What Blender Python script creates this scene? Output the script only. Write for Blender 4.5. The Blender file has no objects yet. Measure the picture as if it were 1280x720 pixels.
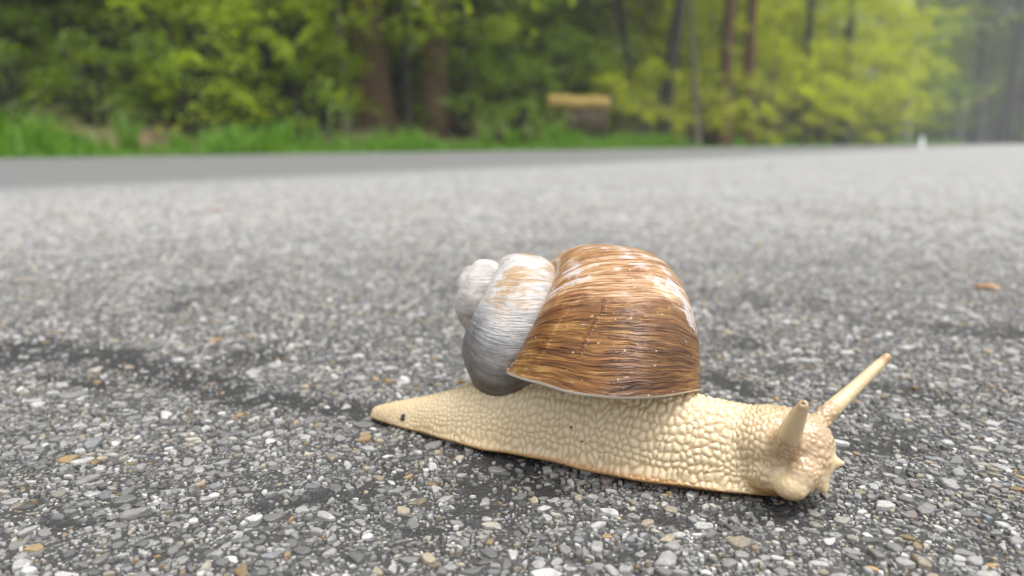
import bpy, math, random
import numpy as np
from mathutils import Vector, Matrix

sc = bpy.context.scene
COL = sc.collection
rng = np.random.default_rng(11)
random.seed(11)
R = math.radians

# ------------------------------------------------------------------ camera
CAM_H = .065
PITCH = math.atan(182 / 924)
cam = bpy.data.cameras.new('camera')
cam.lens = 36 * 924 / 1280
cam.sensor_width = 36
cam.clip_start = .004
cam.clip_end = 600
cam.dof.use_dof = True
cam.dof.focus_distance = .1375
cam.dof.aperture_fstop = 13.5
camo = bpy.data.objects.new('camera', cam)
camo.location = (0, 0, CAM_H)
camo.rotation_euler = (math.pi / 2 - PITCH, 0, 0)
COL.objects.link(camo)
sc.camera = camo

# ------------------------------------------------------------------ sky, sun, exposure
SUN_EL, SUN_AZ = R(72), R(126)          # azimuth measured from +Y towards +X
world = bpy.data.worlds.new('World')
sc.world = world
world.use_nodes = True
wn = world.node_tree
wn.nodes.clear()
sky = wn.nodes.new('ShaderNodeTexSky')
sky.sky_type = 'NISHITA'
sky.sun_disc = False
sky.sun_elevation = SUN_EL
sky.sun_rotation = SUN_AZ
sky.air_density = 1.0
sky.dust_density = 4.0
hs = wn.nodes.new('ShaderNodeHueSaturation')
hs.inputs['Saturation'].default_value = .12      # overcast: a nearly colourless sky
bg = wn.nodes.new('ShaderNodeBackground')
bg.inputs['Strength'].default_value = .15
wo = wn.nodes.new('ShaderNodeOutputWorld')
wn.links.new(sky.outputs[0], hs.inputs['Color'])
wn.links.new(hs.outputs[0], bg.inputs['Color'])
wn.links.new(bg.outputs[0], wo.inputs['Surface'])

sun = bpy.data.lights.new('sun', 'SUN')
sun.energy = 1.2
sun.angle = R(25)
sun.color = (1, .97, .92)
suno = bpy.data.objects.new('sun', sun)
sd = Vector((math.sin(SUN_AZ) * math.cos(SUN_EL), math.cos(SUN_AZ) * math.cos(SUN_EL), math.sin(SUN_EL)))
suno.rotation_euler = sd.to_track_quat('Z', 'Y').to_euler()
suno.location = (0, 0, 9)
COL.objects.link(suno)

sc.view_settings.view_transform = 'Standard'
sc.view_settings.look = 'None'
sc.view_settings.gamma = 1
sc.view_settings.use_curve_mapping = False
sc.view_settings.exposure = .86
sc.render.engine = 'CYCLES'
sc.cycles.use_denoising = True
sc.cycles.max_bounces = 8
sc.cycles.diffuse_bounces = 3
sc.cycles.transmission_bounces = 4
sc.cycles.volume_bounces = 1
sc.cycles.caustics_reflective = False
sc.cycles.caustics_refractive = False


# ------------------------------------------------------------------ helpers
def tag(o, label=None, cat=None, group=None, kind=None):
    if label: o['label'] = label
    if cat: o['category'] = cat
    if group: o['group'] = group
    if kind: o['kind'] = kind
    return o


def link(name, data, parent=None, mat=None):
    o = bpy.data.objects.new(name, data)
    COL.objects.link(o)
    if parent is not None: o.parent = parent
    if mat is not None and data is not None:
        data.materials.clear(); data.materials.append(mat)
    return o


def mesh_np(name, V, faces, smooth=False, attrs=None, colors=None):
    """faces: list of int arrays (n,3) / (n,4)"""
    me = bpy.data.meshes.new(name)
    V = np.asarray(V, np.float32)
    faces = [np.asarray(f, np.int32) for f in faces if len(f)]
    me.vertices.add(len(V)); me.vertices.foreach_set('co', V.ravel())
    nl = sum(f.size for f in faces); nf = sum(len(f) for f in faces)
    me.loops.add(nl); me.polygons.add(nf)
    me.loops.foreach_set('vertex_index', np.concatenate([f.ravel() for f in faces]))
    tot = np.concatenate([np.full(len(f), f.shape[1], np.int32) for f in faces])
    me.polygons.foreach_set('loop_start', np.concatenate([[0], np.cumsum(tot)[:-1]]).astype(np.int32))
    me.polygons.foreach_set('use_smooth', np.full(nf, smooth))
    me.update(calc_edges=True)
    for k, a in (attrs or {}).items():
        at = me.attributes.new(k, 'FLOAT', 'POINT'); at.data.foreach_set('value', np.asarray(a, np.float32))
    if colors is not None:
        at = me.attributes.new('tint', 'FLOAT_COLOR', 'POINT')
        c = np.ones((len(V), 4), np.float32); c[:, :3] = colors
        at.data.foreach_set('color', c.ravel())
    me.validate()
    return me


def smooth01(a, b, x):
    t = np.clip((x - a) / (b - a), 0, 1)
    return t * t * (3 - 2 * t)


def hash3(i, j, k, s):
    h = (i.astype(np.int64) * 73856093) ^ (j.astype(np.int64) * 19349663) ^ (k.astype(np.int64) * 83492791) ^ (s * 2654435761)
    h = (h ^ (h >> 13)) * 1274126177
    h = h ^ (h >> 16)
    return (h & 0xFFFFF) / float(0x100000)


def vnoise(p, s=0):
    """value noise, p (n,3)"""
    f = np.floor(p).astype(np.int64); t = p - f; t = t * t * (3 - 2 * t)
    o = 0
    for a in (0, 1):
        for b in (0, 1):
            for c in (0, 1):
                w = (t[:, 0] if a else 1 - t[:, 0]) * (t[:, 1] if b else 1 - t[:, 1]) * (t[:, 2] if c else 1 - t[:, 2])
                o = o + w * hash3(f[:, 0] + a, f[:, 1] + b, f[:, 2] + c, s)
    return o


def fbm(p, oct=4, s=0):
    o = 0; a = .5; tot = 0
    for k in range(oct):
        o = o + a * vnoise(p * 2 ** k + 17.3 * k, s + k); tot += a; a *= .5
    return o / tot


def worley(p, s=0, jit=.9):
    f = np.floor(p).astype(np.int64)
    d1 = np.full(len(p), 9.); d2 = np.full(len(p), 9.)
    for a in (-1, 0, 1):
        for b in (-1, 0, 1):
            for c in (-1, 0, 1):
                i, j, k = f[:, 0] + a, f[:, 1] + b, f[:, 2] + c
                q = np.stack([i + .5 + jit * (hash3(i, j, k, s + 1) - .5), j + .5 + jit * (hash3(i, j, k, s + 2) - .5), k + .5 + jit * (hash3(i, j, k, s + 3) - .5)], 1)
                d = np.sqrt(((q - p) ** 2).sum(1))
                d2 = np.minimum(d2, np.maximum(d1, d)); d1 = np.minimum(d1, d)
    return d1, d2


_cp, _sp = math.cos(PITCH), math.sin(PITCH)


def at(px, py, t):
    xc = (px - 640) / 924; yu = (360 - py) / 924
    return np.array([xc * t, t * (_cp + yu * _sp), CAM_H + t * (yu * _cp - _sp)])


def ground(px, py, z=0.):
    d = at(px, py, 1.) - np.array([0, 0, CAM_H]); t = (z - CAM_H) / d[2]
    return d * t + np.array([0, 0, CAM_H])


def to_px(P):
    x, y, z = P[..., 0], P[..., 1], P[..., 2] - CAM_H
    d = y * _cp - z * _sp; u = y * _sp + z * _cp
    d = np.where(d > 1e-4, d, 1e-4)
    return 640 + 924 * x / d, 360 - 924 * u / d, d


# ---- node helper
class NT:
    def __init__(s, name):
        s.m = bpy.data.materials.new(name); s.m.use_nodes = True
        s.t = s.m.node_tree; s.t.nodes.clear()
        s.out = s.n('ShaderNodeOutputMaterial')
    def n(s, typ, **kw):
        nd = s.t.nodes.new(typ)
        for k, v in kw.items():
            if k.startswith('_'): setattr(nd, k[1:], v)
            else:
                key = k.replace('__', ' ')
                s.put(nd.inputs[key], v)
        return nd
    def put(s, sock, v):
        if hasattr(v, 'is_linked') or isinstance(v, bpy.types.NodeSocket): s.t.links.new(v, sock)
        else:
            if isinstance(v, tuple) and len(v) == 3 and sock.type == 'RGBA': v = v + (1,)
            sock.default_value = v
    def math(s, op, a, b=0., c=None):
        nd = s.n('ShaderNodeMath', _operation=op)
        s.put(nd.inputs[0], a); s.put(nd.inputs[1], b)
        if c is not None: s.put(nd.inputs[2], c)
        return nd.outputs[0]
    def mix(s, f, a, b, mode='MIX'):
        nd = s.n('ShaderNodeMix', _data_type='RGBA', _blend_type=mode)
        s.put(nd.inputs[0], f); s.put(nd.inputs[6], a); s.put(nd.inputs[7], b)
        return nd.outputs[2]
    def ramp(s, f, stops, interp='LINEAR'):
        nd = s.n('ShaderNodeValToRGB'); s.put(nd.inputs[0], f)
        cr = nd.color_ramp; cr.interpolation = interp
        while len(cr.elements) < len(stops): cr.elements.new(.5)
        for e, (p, c) in zip(cr.elements, stops):
            e.position = p; e.color = (c if isinstance(c, tuple) else (c, c, c)) + (1,)
        return nd.outputs[0]
    def noise(s, vec, scale, detail=3., rough=.5, dist=0.):
        nd = s.n('ShaderNodeTexNoise', Scale=scale, Detail=detail, Roughness=rough, Distortion=dist)
        if vec is not None: s.put(nd.inputs['Vector'], vec)
        return nd.outputs['Fac']
    def rng(s, x, a, b):
        nd = s.n('ShaderNodeMapRange', _interpolation_type='SMOOTHSTEP'); s.put(nd.inputs[0], x); s.put(nd.inputs[1], a); s.put(nd.inputs[2], b)
        return nd.outputs[0]
    def attr(s, name, out='Fac'):
        nd = s.n('ShaderNodeAttribute', _attribute_name=name); return nd.outputs[out]
    def xyz(s, x, y, z=0.):
        nd = s.n('ShaderNodeCombineXYZ'); s.put(nd.inputs[0], x); s.put(nd.inputs[1], y); s.put(nd.inputs[2], z)
        return nd.outputs[0]
    def bump(s, h, strength, dist):
        return s.n('ShaderNodeBump', Strength=strength, Distance=dist, Height=h).outputs[0]
    def bsdf(s, **kw):
        b = s.n('ShaderNodeBsdfPrincipled', **kw)
        s.t.links.new(b.outputs[0], s.out.inputs['Surface'])
        return b


# ------------------------------------------------------------------ materials: ground
def mat_binder():
    m = NT('asphalt_binder'); P = m.n('ShaderNodeTexCoord').outputs['Object']
    big = m.noise(P, 14, 4, .6); fine = m.noise(P, 900, 4, .65)
    vor = m.n('ShaderNodeTexVoronoi', Vector=P, Scale=420.)
    stonec = m.ramp(m.n('ShaderNodeSeparateColor', Color=vor.outputs['Color']).outputs[0],
                    [(0, .05), (.35, .09), (.6, .16), (.85, .28), (1, .46)])
    spots = m.ramp(vor.outputs['Distance'], [(.35, 1.), (.55, 0.)])
    grit = m.n('ShaderNodeTexVoronoi', Vector=P, Scale=1250.)
    gr = m.n('ShaderNodeSeparateColor', Color=grit.outputs['Color']).outputs[0]
    base = m.mix(fine, (.022, .022, .022), (.085, .083, .08))
    base = m.mix(m.math('MULTIPLY', m.rng(gr, .55, .7), m.ramp(grit.outputs['Distance'], [(.25, 1.), (.5, 0.)])), base, m.ramp(gr, [(.6, .16), (.85, .34), (1, .58)]))
    base = m.mix(m.math('MULTIPLY', spots, .75), base, stonec)
    base = m.mix(m.ramp(big, [(.35, 0.), (.7, .35)]), base, (.06, .058, .056))
    # bare dark patches (own shape: the worn hollow where the stones are gone)
    base = m.mix(m.math('MULTIPLY', m.attr('bare'), .92), base, m.mix(fine, (.012, .012, .013), (.05, .049, .048)))
    # far texture replaces built stones; its early blend also paints in grazing-view paleness
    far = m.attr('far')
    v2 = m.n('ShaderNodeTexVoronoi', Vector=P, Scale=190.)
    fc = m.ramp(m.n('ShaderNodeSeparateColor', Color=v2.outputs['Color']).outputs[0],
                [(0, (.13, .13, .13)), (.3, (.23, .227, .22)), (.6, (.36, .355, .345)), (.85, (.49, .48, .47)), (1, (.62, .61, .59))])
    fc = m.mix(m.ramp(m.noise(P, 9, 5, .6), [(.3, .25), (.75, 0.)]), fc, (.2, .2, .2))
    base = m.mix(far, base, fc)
    nb = m.bump(m.math('ADD', m.math('MULTIPLY', fine, .6), m.math('ADD', m.math('MULTIPLY', vor.outputs['Distance'], -.7), m.math('MULTIPLY', grit.outputs['Distance'], -.8))), .9, .0007)
    m.bsdf(Base__Color=base, Roughness=.72, Normal=nb)
    return m.m


def mat_stone(use_obj):
    m = NT('aggregate_stone_single' if use_obj else 'aggregate_stone')
    P = m.n('ShaderNodeTexCoord').outputs['Object'] if not use_obj else m.n('ShaderNodeNewGeometry').outputs['Position']
    c = m.n('ShaderNodeObjectInfo').outputs['Color'] if use_obj else m.attr('tint', 'Color')
    g = m.noise(P, 1400, 4, .7); b = m.noise(P, 330, 3, .6)
    c = m.mix(1., c, m.ramp(g, [(.25, .62), (.75, 1.22)]), 'MULTIPLY')
    c = m.mix(m.ramp(b, [(.40, 0.), (.72, .7)]), c, (.16, .156, .15))   # films of old bitumen and dust
    m.bsdf(Base__Color=c, Roughness=m.ramp(b, [(.3, .36), (.7, .75)]), Normal=m.bump(g, .5, .0004))
    return m.m


def mat_lane():
    m = NT('fine_asphalt'); P = m.n('ShaderNodeTexCoord').outputs['Object']
    a = m.noise(P, 260, 4, .7); b = m.noise(P, 2.2, 5, .6)
    c = m.mix(a, (.085, .085, .086), (.25, .248, .246))
    c = m.mix(m.ramp(b, [(.3, .4), (.7, 0.)]), c, (.17, .17, .17))
    v2 = m.n('ShaderNodeTexVoronoi', Vector=P, Scale=190.)
    fc = m.ramp(m.n('ShaderNodeSeparateColor', Color=v2.outputs['Color']).outputs[0], [(0, .13), (.3, .22), (.6, .34), (.85, .46), (1, .58)])
    ed_ = m.math('MULTIPLY', m.attr('seam'), m.rng(m.noise(P, 60, 4, .7), .3, .6))
    c = m.mix(ed_, c, fc)
    m.bsdf(Base__Color=c, Roughness=.75, Normal=m.bump(a, .5, .001))
    return m.m


def mat_floor():
    m = NT('leaf_litter'); P = m.n('ShaderNodeTexCoord').outputs['Object']
    v = m.n('ShaderNodeTexVoronoi', Vector=P, Scale=16.)
    c = m.ramp(m.n('ShaderNodeSeparateColor', Color=v.outputs['Color']).outputs[0],
               [(0, (.035, .022, .012)), (.4, (.10, .06, .033)), (.75, (.17, .105, .06)), (1, (.24, .16, .09))])
    g = m.ramp(m.noise(P, 1.1, 5, .6), [(.45, 0.), (.6, 1.)])
    c = m.mix(g, c, m.mix(m.noise(P, 40, 3), (.03, .055, .012), (.09, .15, .03)))
    m.bsdf(Base__Color=c, Roughness=.9, Normal=m.bump(v.outputs['Distance'], .8, .03))
    return m.m


def mat_leaf(name, lo, hi, trans=.45, gloss=.42):
    m = NT(name)
    r = m.attr('tint', 'Color')
    rr = m.n('ShaderNodeSeparateColor', Color=r).outputs[0]
    oi = m.n('ShaderNodeObjectInfo').outputs['Random']
    c = m.mix(rr, lo, hi)
    c = m.mix(m.math('MULTIPLY', oi, .35), c, m.mix(.5, lo, hi))
    d = m.n('ShaderNodeBsdfPrincipled', Base__Color=c, Roughness=gloss)
    t = m.n('ShaderNodeBsdfTranslucent', Color=m.mix(1., c, (1.25, 1.2, .55), 'MULTIPLY'))
    mx = m.n('ShaderNodeMixShader'); m.put(mx.inputs[0], trans)
    m.t.links.new(d.outputs[0], mx.inputs[1]); m.t.links.new(t.outputs[0], mx.inputs[2])
    m.t.links.new(mx.outputs[0], m.out.inputs['Surface'])
    return m.m


def mat_bark(name, a, b, moss=.2):
    m = NT(name); P = m.n('ShaderNodeTexCoord').outputs['Object']
    mp = m.n('ShaderNodeMapping', Vector=P, Scale=(1., 1., .18)).outputs[0]
    n = m.noise(mp, 38, 5, .65, .6); l = m.noise(P, 3.2, 4, .6)
    c = m.mix(n, a, b)
    c = m.mix(m.math('MULTIPLY', m.ramp(l, [(.5, 0.), (.68, 1.)]), moss), c, (.07, .095, .02))
    m.bsdf(Base__Color=c, Roughness=.88, Normal=m.bump(n, .9, .03))
    return m.m


def mat_plain(name, c1, c2, scale, rough=.7, bump=.3, dist=.001):
    m = NT(name); P = m.n('ShaderNodeTexCoord').outputs['Object']
    n = m.noise(P, scale, 4, .6)
    m.bsdf(Base__Color=m.mix(n, c1, c2), Roughness=rough, Normal=m.bump(n, bump, dist))
    return m.m


# ------------------------------------------------------------------ road frame
E0 = np.array([-2.12, 3.11]); ED = np.array([.587, .810]); ED /= np.linalg.norm(ED); EN = np.array([-ED[1], ED[0]])
EDGE = float(E0 @ EN)                # grass edge, metres from the camera across the road
SEAM = 1.08                          # seam between coarse and fine asphalt


def rd(q, n):                         # along, across -> world xy
    return np.array([ED[0] * q + EN[0] * n, ED[1] * q + EN[1] * n])


def bank(x, y):
    d = x * EN[0] + y * EN[1] - EDGE
    q = x * ED[0] + y * ED[1]
    p = np.stack([np.asarray(x) * .9, np.asarray(y) * .9, np.zeros_like(np.asarray(x, float))], -1).reshape(-1, 3)
    nz = (fbm(p, 3, 5) - .5).reshape(np.shape(x))
    up = .26 * smooth01(.2, 1.9, d) + .045 * np.clip(d - 1, 0, 14) + nz * .25 * smooth01(.1, 1.5, d)
    e = -7.2 - d
    dn = .15 * smooth01(.1, 2., e) + nz * .1 * smooth01(.1, 1., e)
    return np.where(d > -1, up, dn) - .012


def build_road():
    # dark, stone-poor streaks seen on the road: polylines on the ground with a half width
    M_b = mat_binder()
    # one sheet in the road's own frame (along q, across n), tessellated finely where the stones are built
    qs = np.concatenate([[-14, -8, -4, -2, -1.2, -.7, -.45], np.arange(-.30, .9001, .0025), [1.0, 1.15, 1.4, 1.8, 2.5, 4, 7, 12, 20, 35, 60, 100, 130]])
    ns = np.concatenate([[-3.65, -2.5, -1.6, -1.1, -.75, -.55], np.arange(-.42, .8001, .0025), [.86, .92, .98, 1.04, SEAM]])
    A, B = np.meshgrid(qs, ns, indexing='ij')
    X = (ED[0] * A + EN[0] * B).ravel(); Y = (ED[1] * A + EN[1] * B).ravel()
    A, B = A.ravel(), B.ravel()
    fade = np.minimum.reduce([smooth01(-.30, -.25, A), 1 - smooth01(.84, .90, A), smooth01(-.42, -.38, B), 1 - smooth01(.75, .80, B)])
    p = np.stack([X, Y, 0 * X], 1)
    rel = (fbm(p * 230, 3, 3) - .5) * .0015 + (fbm(p * 22, 2, 9) - .5) * .0012
    bare = bare_mask(X, Y) * fade
    V2 = np.stack([X, Y, (rel - .0005 * bare - .0003) * fade], 1)
    fq = grid_faces(len(qs), len(ns), False)
    if np.cross(V2[fq[0, 1]] - V2[fq[0, 0]], V2[fq[0, 2]] - V2[fq[0, 0]])[2] < 0: fq = fq[:, ::-1]
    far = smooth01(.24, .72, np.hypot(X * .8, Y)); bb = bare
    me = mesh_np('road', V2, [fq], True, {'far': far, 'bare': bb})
    return tag(link('road', me, None, M_b), 'coarse grey worn asphalt with pale stones under the snail', 'road', kind='structure')


STREAKS = [([(-60, 428), (60, 436), (200, 462), (330, 500), (420, 512), (482, 524)], 13),
           ([(1180, 408), (1240, 414), (1330, 420)], 10), ([(1060, 553), (1140, 560)], 12),
           ([(330, 628), (395, 622)], 13), ([(590, 606), (680, 612)], 11), ([(60, 650), (120, 650)], 10),
           ([(730, 700), (800, 688)], 14), ([(800, 640), (850, 652)], 9), ([(500, 668), (560, 660)], 8),
           ([(860, 632), (1000, 650)], 9), ([(60, 470), (130, 480)], 6), ([(890, 470), (930, 490)], 9), ([(1100, 480), (1180, 500)], 7)]


def bare_mask(x, y):
    o = np.zeros(len(x))
    wob = fbm(np.stack([x * 90, y * 90, 0 * x], 1), 3, 21); brk = fbm(np.stack([x * 170, y * 170, 0 * x + 4], 1), 3, 23)
    for pts, w in STREAKS:
        g = np.array([ground(*p)[:2] for p in pts])
        for a, b in zip(g[:-1], g[1:]):
            ab = b - a; L = ab @ ab
            t = np.clip(((x - a[0]) * ab[0] + (y - a[1]) * ab[1]) / L, 0, 1)
            dx = x - a[0] - t * ab[0]; dy = y - a[1] - t * ab[1]
            py = (a[1] + t * ab[1])
            rad = w / 924 * (py * py / CAM_H) * 1.0        # the streak's width on the ground
            rad = np.minimum(rad, .02)
            d = np.sqrt(dx * dx + dy * dy) / rad
            o = np.maximum(o, (1 - smooth01(.5, 1.3, d * (.45 + 1.0 * wob))) * (.72 + .28 * smooth01(.38, .52, brk)))
    n = fbm(np.stack([x * 38, y * 38, 0 * x], 1), 3, 33)
    o = np.maximum(o, .8 * smooth01(.66, .76, n))
    return o


PALETTE = np.array([(.76, .745, .72), (.58, .57, .55), (.45, .44, .425), (.35, .342, .33), (.25, .246, .238), (.15, .149, .147),
                    (.46, .39, .28), (.46, .31, .14), (.30, .31, .33), (.34, .27, .235), (.25, .26, .235), (.54, .50, .42)])
PWEIGHT = np.array([.14, .15, .16, .17, .13, .08, .07, .022, .035, .014, .02, .065]); PWEIGHT /= PWEIGHT.sum()


def unit_stone(K, rs, rounded=True):
    """a worn chip: base ring, shoulder ring, top ring, top centre. Unit radius, z from -1 to 1"""
    an = (np.arange(K) + rs.uniform(-.32, .32, K)) / K * 2 * np.pi
    rad = rs.uniform(.62, 1.22, K)
    b = np.stack([np.cos(an) * rad, np.sin(an) * rad], 1)
    tz = rs.uniform(-.45, .45, 2)
    def ring(f, z): return np.concatenate([b * f, (z + b @ tz * f * (z > 0))[:, None]], 1)
    rings = [ring(1.06, -3.2), ring(1., .35), ring(.80, .92)] if rounded else [ring(1.05, -3.2), ring(.8, .7)]
    V = np.vstack(rings + [np.array([[0, 0, 1.]])])
    T = []
    for r in range(len(rings) - 1):
        for k in range(K):
            a, c = r * K + k, r * K + (k + 1) % K
            T += [(a, c, c + K), (a, c + K, a + K)]
    o = (len(rings) - 1) * K
    for k in range(K): T.append((o + k, o + (k + 1) % K, len(V) - 1))
    return V, np.array(T)


def build_stones(road):
    rs = np.random.default_rng(5)
    cell = .00028; x0, y0 = -.80, .06; W = int(1.6 / cell); Hh = int(1.0 / cell)
    occ = np.zeros((W, Hh), bool)
    out = []
    def inside(x, y, m=.03):
        return abs(x - .01) < .72 * y + m + .02
    def throw(n, rmin, rmax, ymin, ymax, gap):
        yy = rs.uniform(ymin, ymax, n); xx = rs.uniform(-1, 1, n) * (.72 * ymax + .08)
        ok = np.abs(xx) < .72 * yy + .075
        xx, yy = xx[ok], yy[ok]; n = len(xx)
        rr = rmin + (rmax - rmin) * rs.random(n) ** 2.0
        asp = rs.uniform(1., 2.0, n); rot = rs.uniform(0, np.pi, n)
        bm = bare_mask(xx, yy); keep = (rs.random(n) > bm * .90) & (rs.random(n) > smooth01(.7, 1.0, yy))
        edge = xx * EN[0] + yy * EN[1] < SEAM + .10 * rs.random(n) ** 2
        for x, y, r, a, t, k, b in zip(xx, yy, rr, asp, rot, keep & edge, bm):
            if not k: continue
            i, j = int((x - x0) / cell), int((y - y0) / cell)
            if not (8 < i < W - 8 and 8 < j < Hh - 8) or occ[i, j]: continue
            ra, rb = r * math.sqrt(a), r / math.sqrt(a)
            m = int(ra * gap / cell) + 1
            i0, j0 = max(i - m, 0), max(j - m, 0)
            w = occ[i0:i + m + 1, j0:j + m + 1]
            gi = (np.arange(i0, i0 + w.shape[0]) - i)[:, None] * cell; gj = (np.arange(j0, j0 + w.shape[1]) - j)[None, :] * cell
            c, s = math.cos(t), math.sin(t)
            e = ((gi * c + gj * s) / ra) ** 2 + ((gj * c - gi * s) / rb) ** 2
            if (w & (e < (.86 * gap) ** 2)).any(): continue
            w |= e < 1.0
            out.append((x, y, ra, rb, t, b))
    throw(170, .0019, .0031, .075, .40, 1.0)
    throw(3500, .0012, .0020, .075, .45, .96)
    throw(34000, .00078, .0013, .075, .46, .93)
    throw(120000, .00052, .0008, .075, .38, .90)
    throw(110000, .00034, .00052, .075, .215, .90)
    throw(9000, .0013, .0026, .42, 1.0, .95)
    throw(75000, .0008, .0014, .40, 1.0, .92)
    S = np.array(out); n = len(S)
    col = PALETTE[rs.choice(len(PALETTE), n, p=PWEIGHT)] * rs.uniform(.45, 1.0, (n, 1))
    col = np.clip(col * (1 + .60 * smooth01(.17, .50, S[:, 1]))[:, None], 0, .78)      # lightened with distance: the pale look of a grazing view, painted in
    hh = np.clip(S[:, 3] * .32, .0002, .0005) * rs.uniform(.6, 1.3, n)
    zc = rs.uniform(-.0002, .00025, n) - .0006 * S[:, 5] - .0003 * (1 - smooth01(.0004, .0009, S[:, 2])) + (fbm(np.stack([S[:, 0] * 22, S[:, 1] * 22, 0 * S[:, 0]], 1), 2, 9) - .5) * .0012 * (S[:, 1] < .58)
    # the 300 that show largest in the photograph become parts of their own
    px, py, d = to_px(np.stack([S[:, 0], S[:, 1], np.zeros(n)], 1))
    size = np.sqrt(S[:, 2] * S[:, 3]) / d
    vis = (px > 6) & (px < 1274) & (py < 714)
    under = (px > 480) & (px < 1045) & (py > 300) & (py < 606 - (px < 860) * 30 - (px < 600) * 30)
    size[~vis | under] = 0
    single = np.argsort(-size)[:300]
    m_one, m_all = mat_stone(True), mat_stone(False)
    protos = []
    for k in range(10):
        V, T = unit_stone(7, np.random.default_rng(100 + k))
        protos.append(mesh_np('stone', V, [T], False)); protos[-1].materials.append(m_one)
    for k in single:
        o = link('stone', protos[k % 10], road)
        o.location = (S[k, 0], S[k, 1], zc[k]); o.scale = (S[k, 2], S[k, 3], hh[k])
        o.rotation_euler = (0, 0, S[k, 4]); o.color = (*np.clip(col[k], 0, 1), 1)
    rest = np.setdiff1d(np.arange(n), single)
    VV, TT, CC = [], [], []; base = 0
    for lod in (0, 1):
        near_ = (S[rest, 2] > .0009) & (S[rest, 1] < .30); ids = rest[near_] if lod == 0 else rest[~near_]
        var = [unit_stone(6 if lod == 0 else 5, np.random.default_rng(200 + v + 50 * lod), lod == 0) for v in range(24)]
        pick = rs.integers(0, 24, len(ids))
        for v in range(24):
            I = ids[pick == v]
            if not len(I): continue
            U, T = var[v]
            P = U[None] * np.stack([S[I, 2], S[I, 3], hh[I]], 1)[:, None]
            c, s = np.cos(S[I, 4])[:, None], np.sin(S[I, 4])[:, None]
            Q = np.stack([P[..., 0] * c - P[..., 1] * s + S[I, 0][:, None], P[..., 0] * s + P[..., 1] * c + S[I, 1][:, None], P[..., 2] + zc[I][:, None]], -1)
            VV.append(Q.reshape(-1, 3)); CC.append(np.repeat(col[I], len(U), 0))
            TT.append((T[None] + (base + np.arange(len(I)) * len(U))[:, None, None]).reshape(-1, 3)); base += len(I) * len(U)
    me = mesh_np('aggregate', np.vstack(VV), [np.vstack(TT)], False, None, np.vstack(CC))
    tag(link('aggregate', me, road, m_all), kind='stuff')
    print('stones', n, 'tris', sum(len(t) for t in TT))


def build_ground():
    # fine asphalt lane between the seam and the grass
    q = np.concatenate([np.linspace(-14, 30, 60), np.linspace(33, 130, 30)])
    nn = np.array([SEAM + .001, SEAM + .22, 2.0, 3.0, EDGE - .05, EDGE + .06])
    V = []; 
    for a in q:
        for k, b in enumerate(nn):
            w = .03 * math.sin(a * 2.1) + .025 * math.sin(a * 5.3 + 1) if k == 5 else 0
            V.append((*rd(a, b + w), [0.0, 0.0, .002, .003, .001, -.02][k]))
    n = len(nn); F = [(i * n + j, i * n + j + 1, (i + 1) * n + j + 1, (i + 1) * n + j) for i in range(len(q) - 1) for j in range(n - 1)]
    V = np.array(V); F = np.array(F)
    if np.cross(V[F[0, 1]] - V[F[0, 0]], V[F[0, 2]] - V[F[0, 0]])[2] < 0: F = F[:, ::-1]
    tag(link('asphalt_lane', mesh_np('asphalt_lane', V, [F], True, {'seam': np.tile([1., 0, 0, 0, 0, 0], len(q))}), None, mat_lane()),
        'smooth darker grey asphalt lane along the grass verge', 'lane', kind='structure')
    # forest floor, rising as a bank behind the verge; one sheet out to the horizon
    q = np.concatenate([[-250, -120, -60, -30], np.linspace(-14, 40, 160), np.linspace(42, 130, 45), [160, 220, 400]])
    nn = np.concatenate([[-300, -120, -60, -30, -15, -10, -8, -7.6, -7.3, -3.7, -3.6], np.linspace(EDGE - .06, EDGE + 6, 50), np.linspace(EDGE + 6.5, EDGE + 30, 30), [50, 80, 160, 300]])
    A, B = np.meshgrid(q, nn, indexing='ij')
    X = ED[0] * A + EN[0] * B; Y = ED[1] * A + EN[1] * B
    Z = bank(X, Y)
    Z = np.where((B > -3.75) & (B < EDGE - .03), -.03, Z)
    Z = np.where((B <= -3.58) & (B > -7.4), np.where(B > -3.65, -.03, Z), Z)
    n = len(nn); i, j = np.meshgrid(np.arange(len(q) - 1), np.arange(n - 1), indexing='ij'); a = (i * n + j).ravel()
    F = np.stack([a, a + n, a + n + 1, a + 1], 1)
    V = np.stack([X.ravel(), Y.ravel(), Z.ravel()], 1)
    if np.cross(V[F[0, 1]] - V[F[0, 0]], V[F[0, 2]] - V[F[0, 0]])[2] < 0: F = F[:, ::-1]
    tag(link('forest_floor', mesh_np('forest_floor', V, [F], True), None, mat_floor()),
        'brown leaf littered forest bank beside the road', 'ground', kind='structure')


# ------------------------------------------------------------------ vegetation
def leaf_cloud(C, N, S, rs):
    """diamond leaves: centres, normals, sizes -> verts, quads, tint"""
    n = len(C)
    t = rs.normal(size=(n, 3)); t -= (t * N).sum(1)[:, None] * N; t /= np.linalg.norm(t, axis=1)[:, None] + 1e-9
    b = np.cross(N, t)
    L = S[:, None]
    V = np.stack([C - t * L * .5, C + b * L * .3 + N * L * .06, C + t * L * .5 - N * L * .1, C - b * L * .3 + N * L * .06], 1)
    F = np.arange(n * 4).reshape(n, 4)
    tint = np.repeat(rs.random(n), 4)
    return V.reshape(-1, 3), F, np.stack([tint] * 3, 1)


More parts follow.
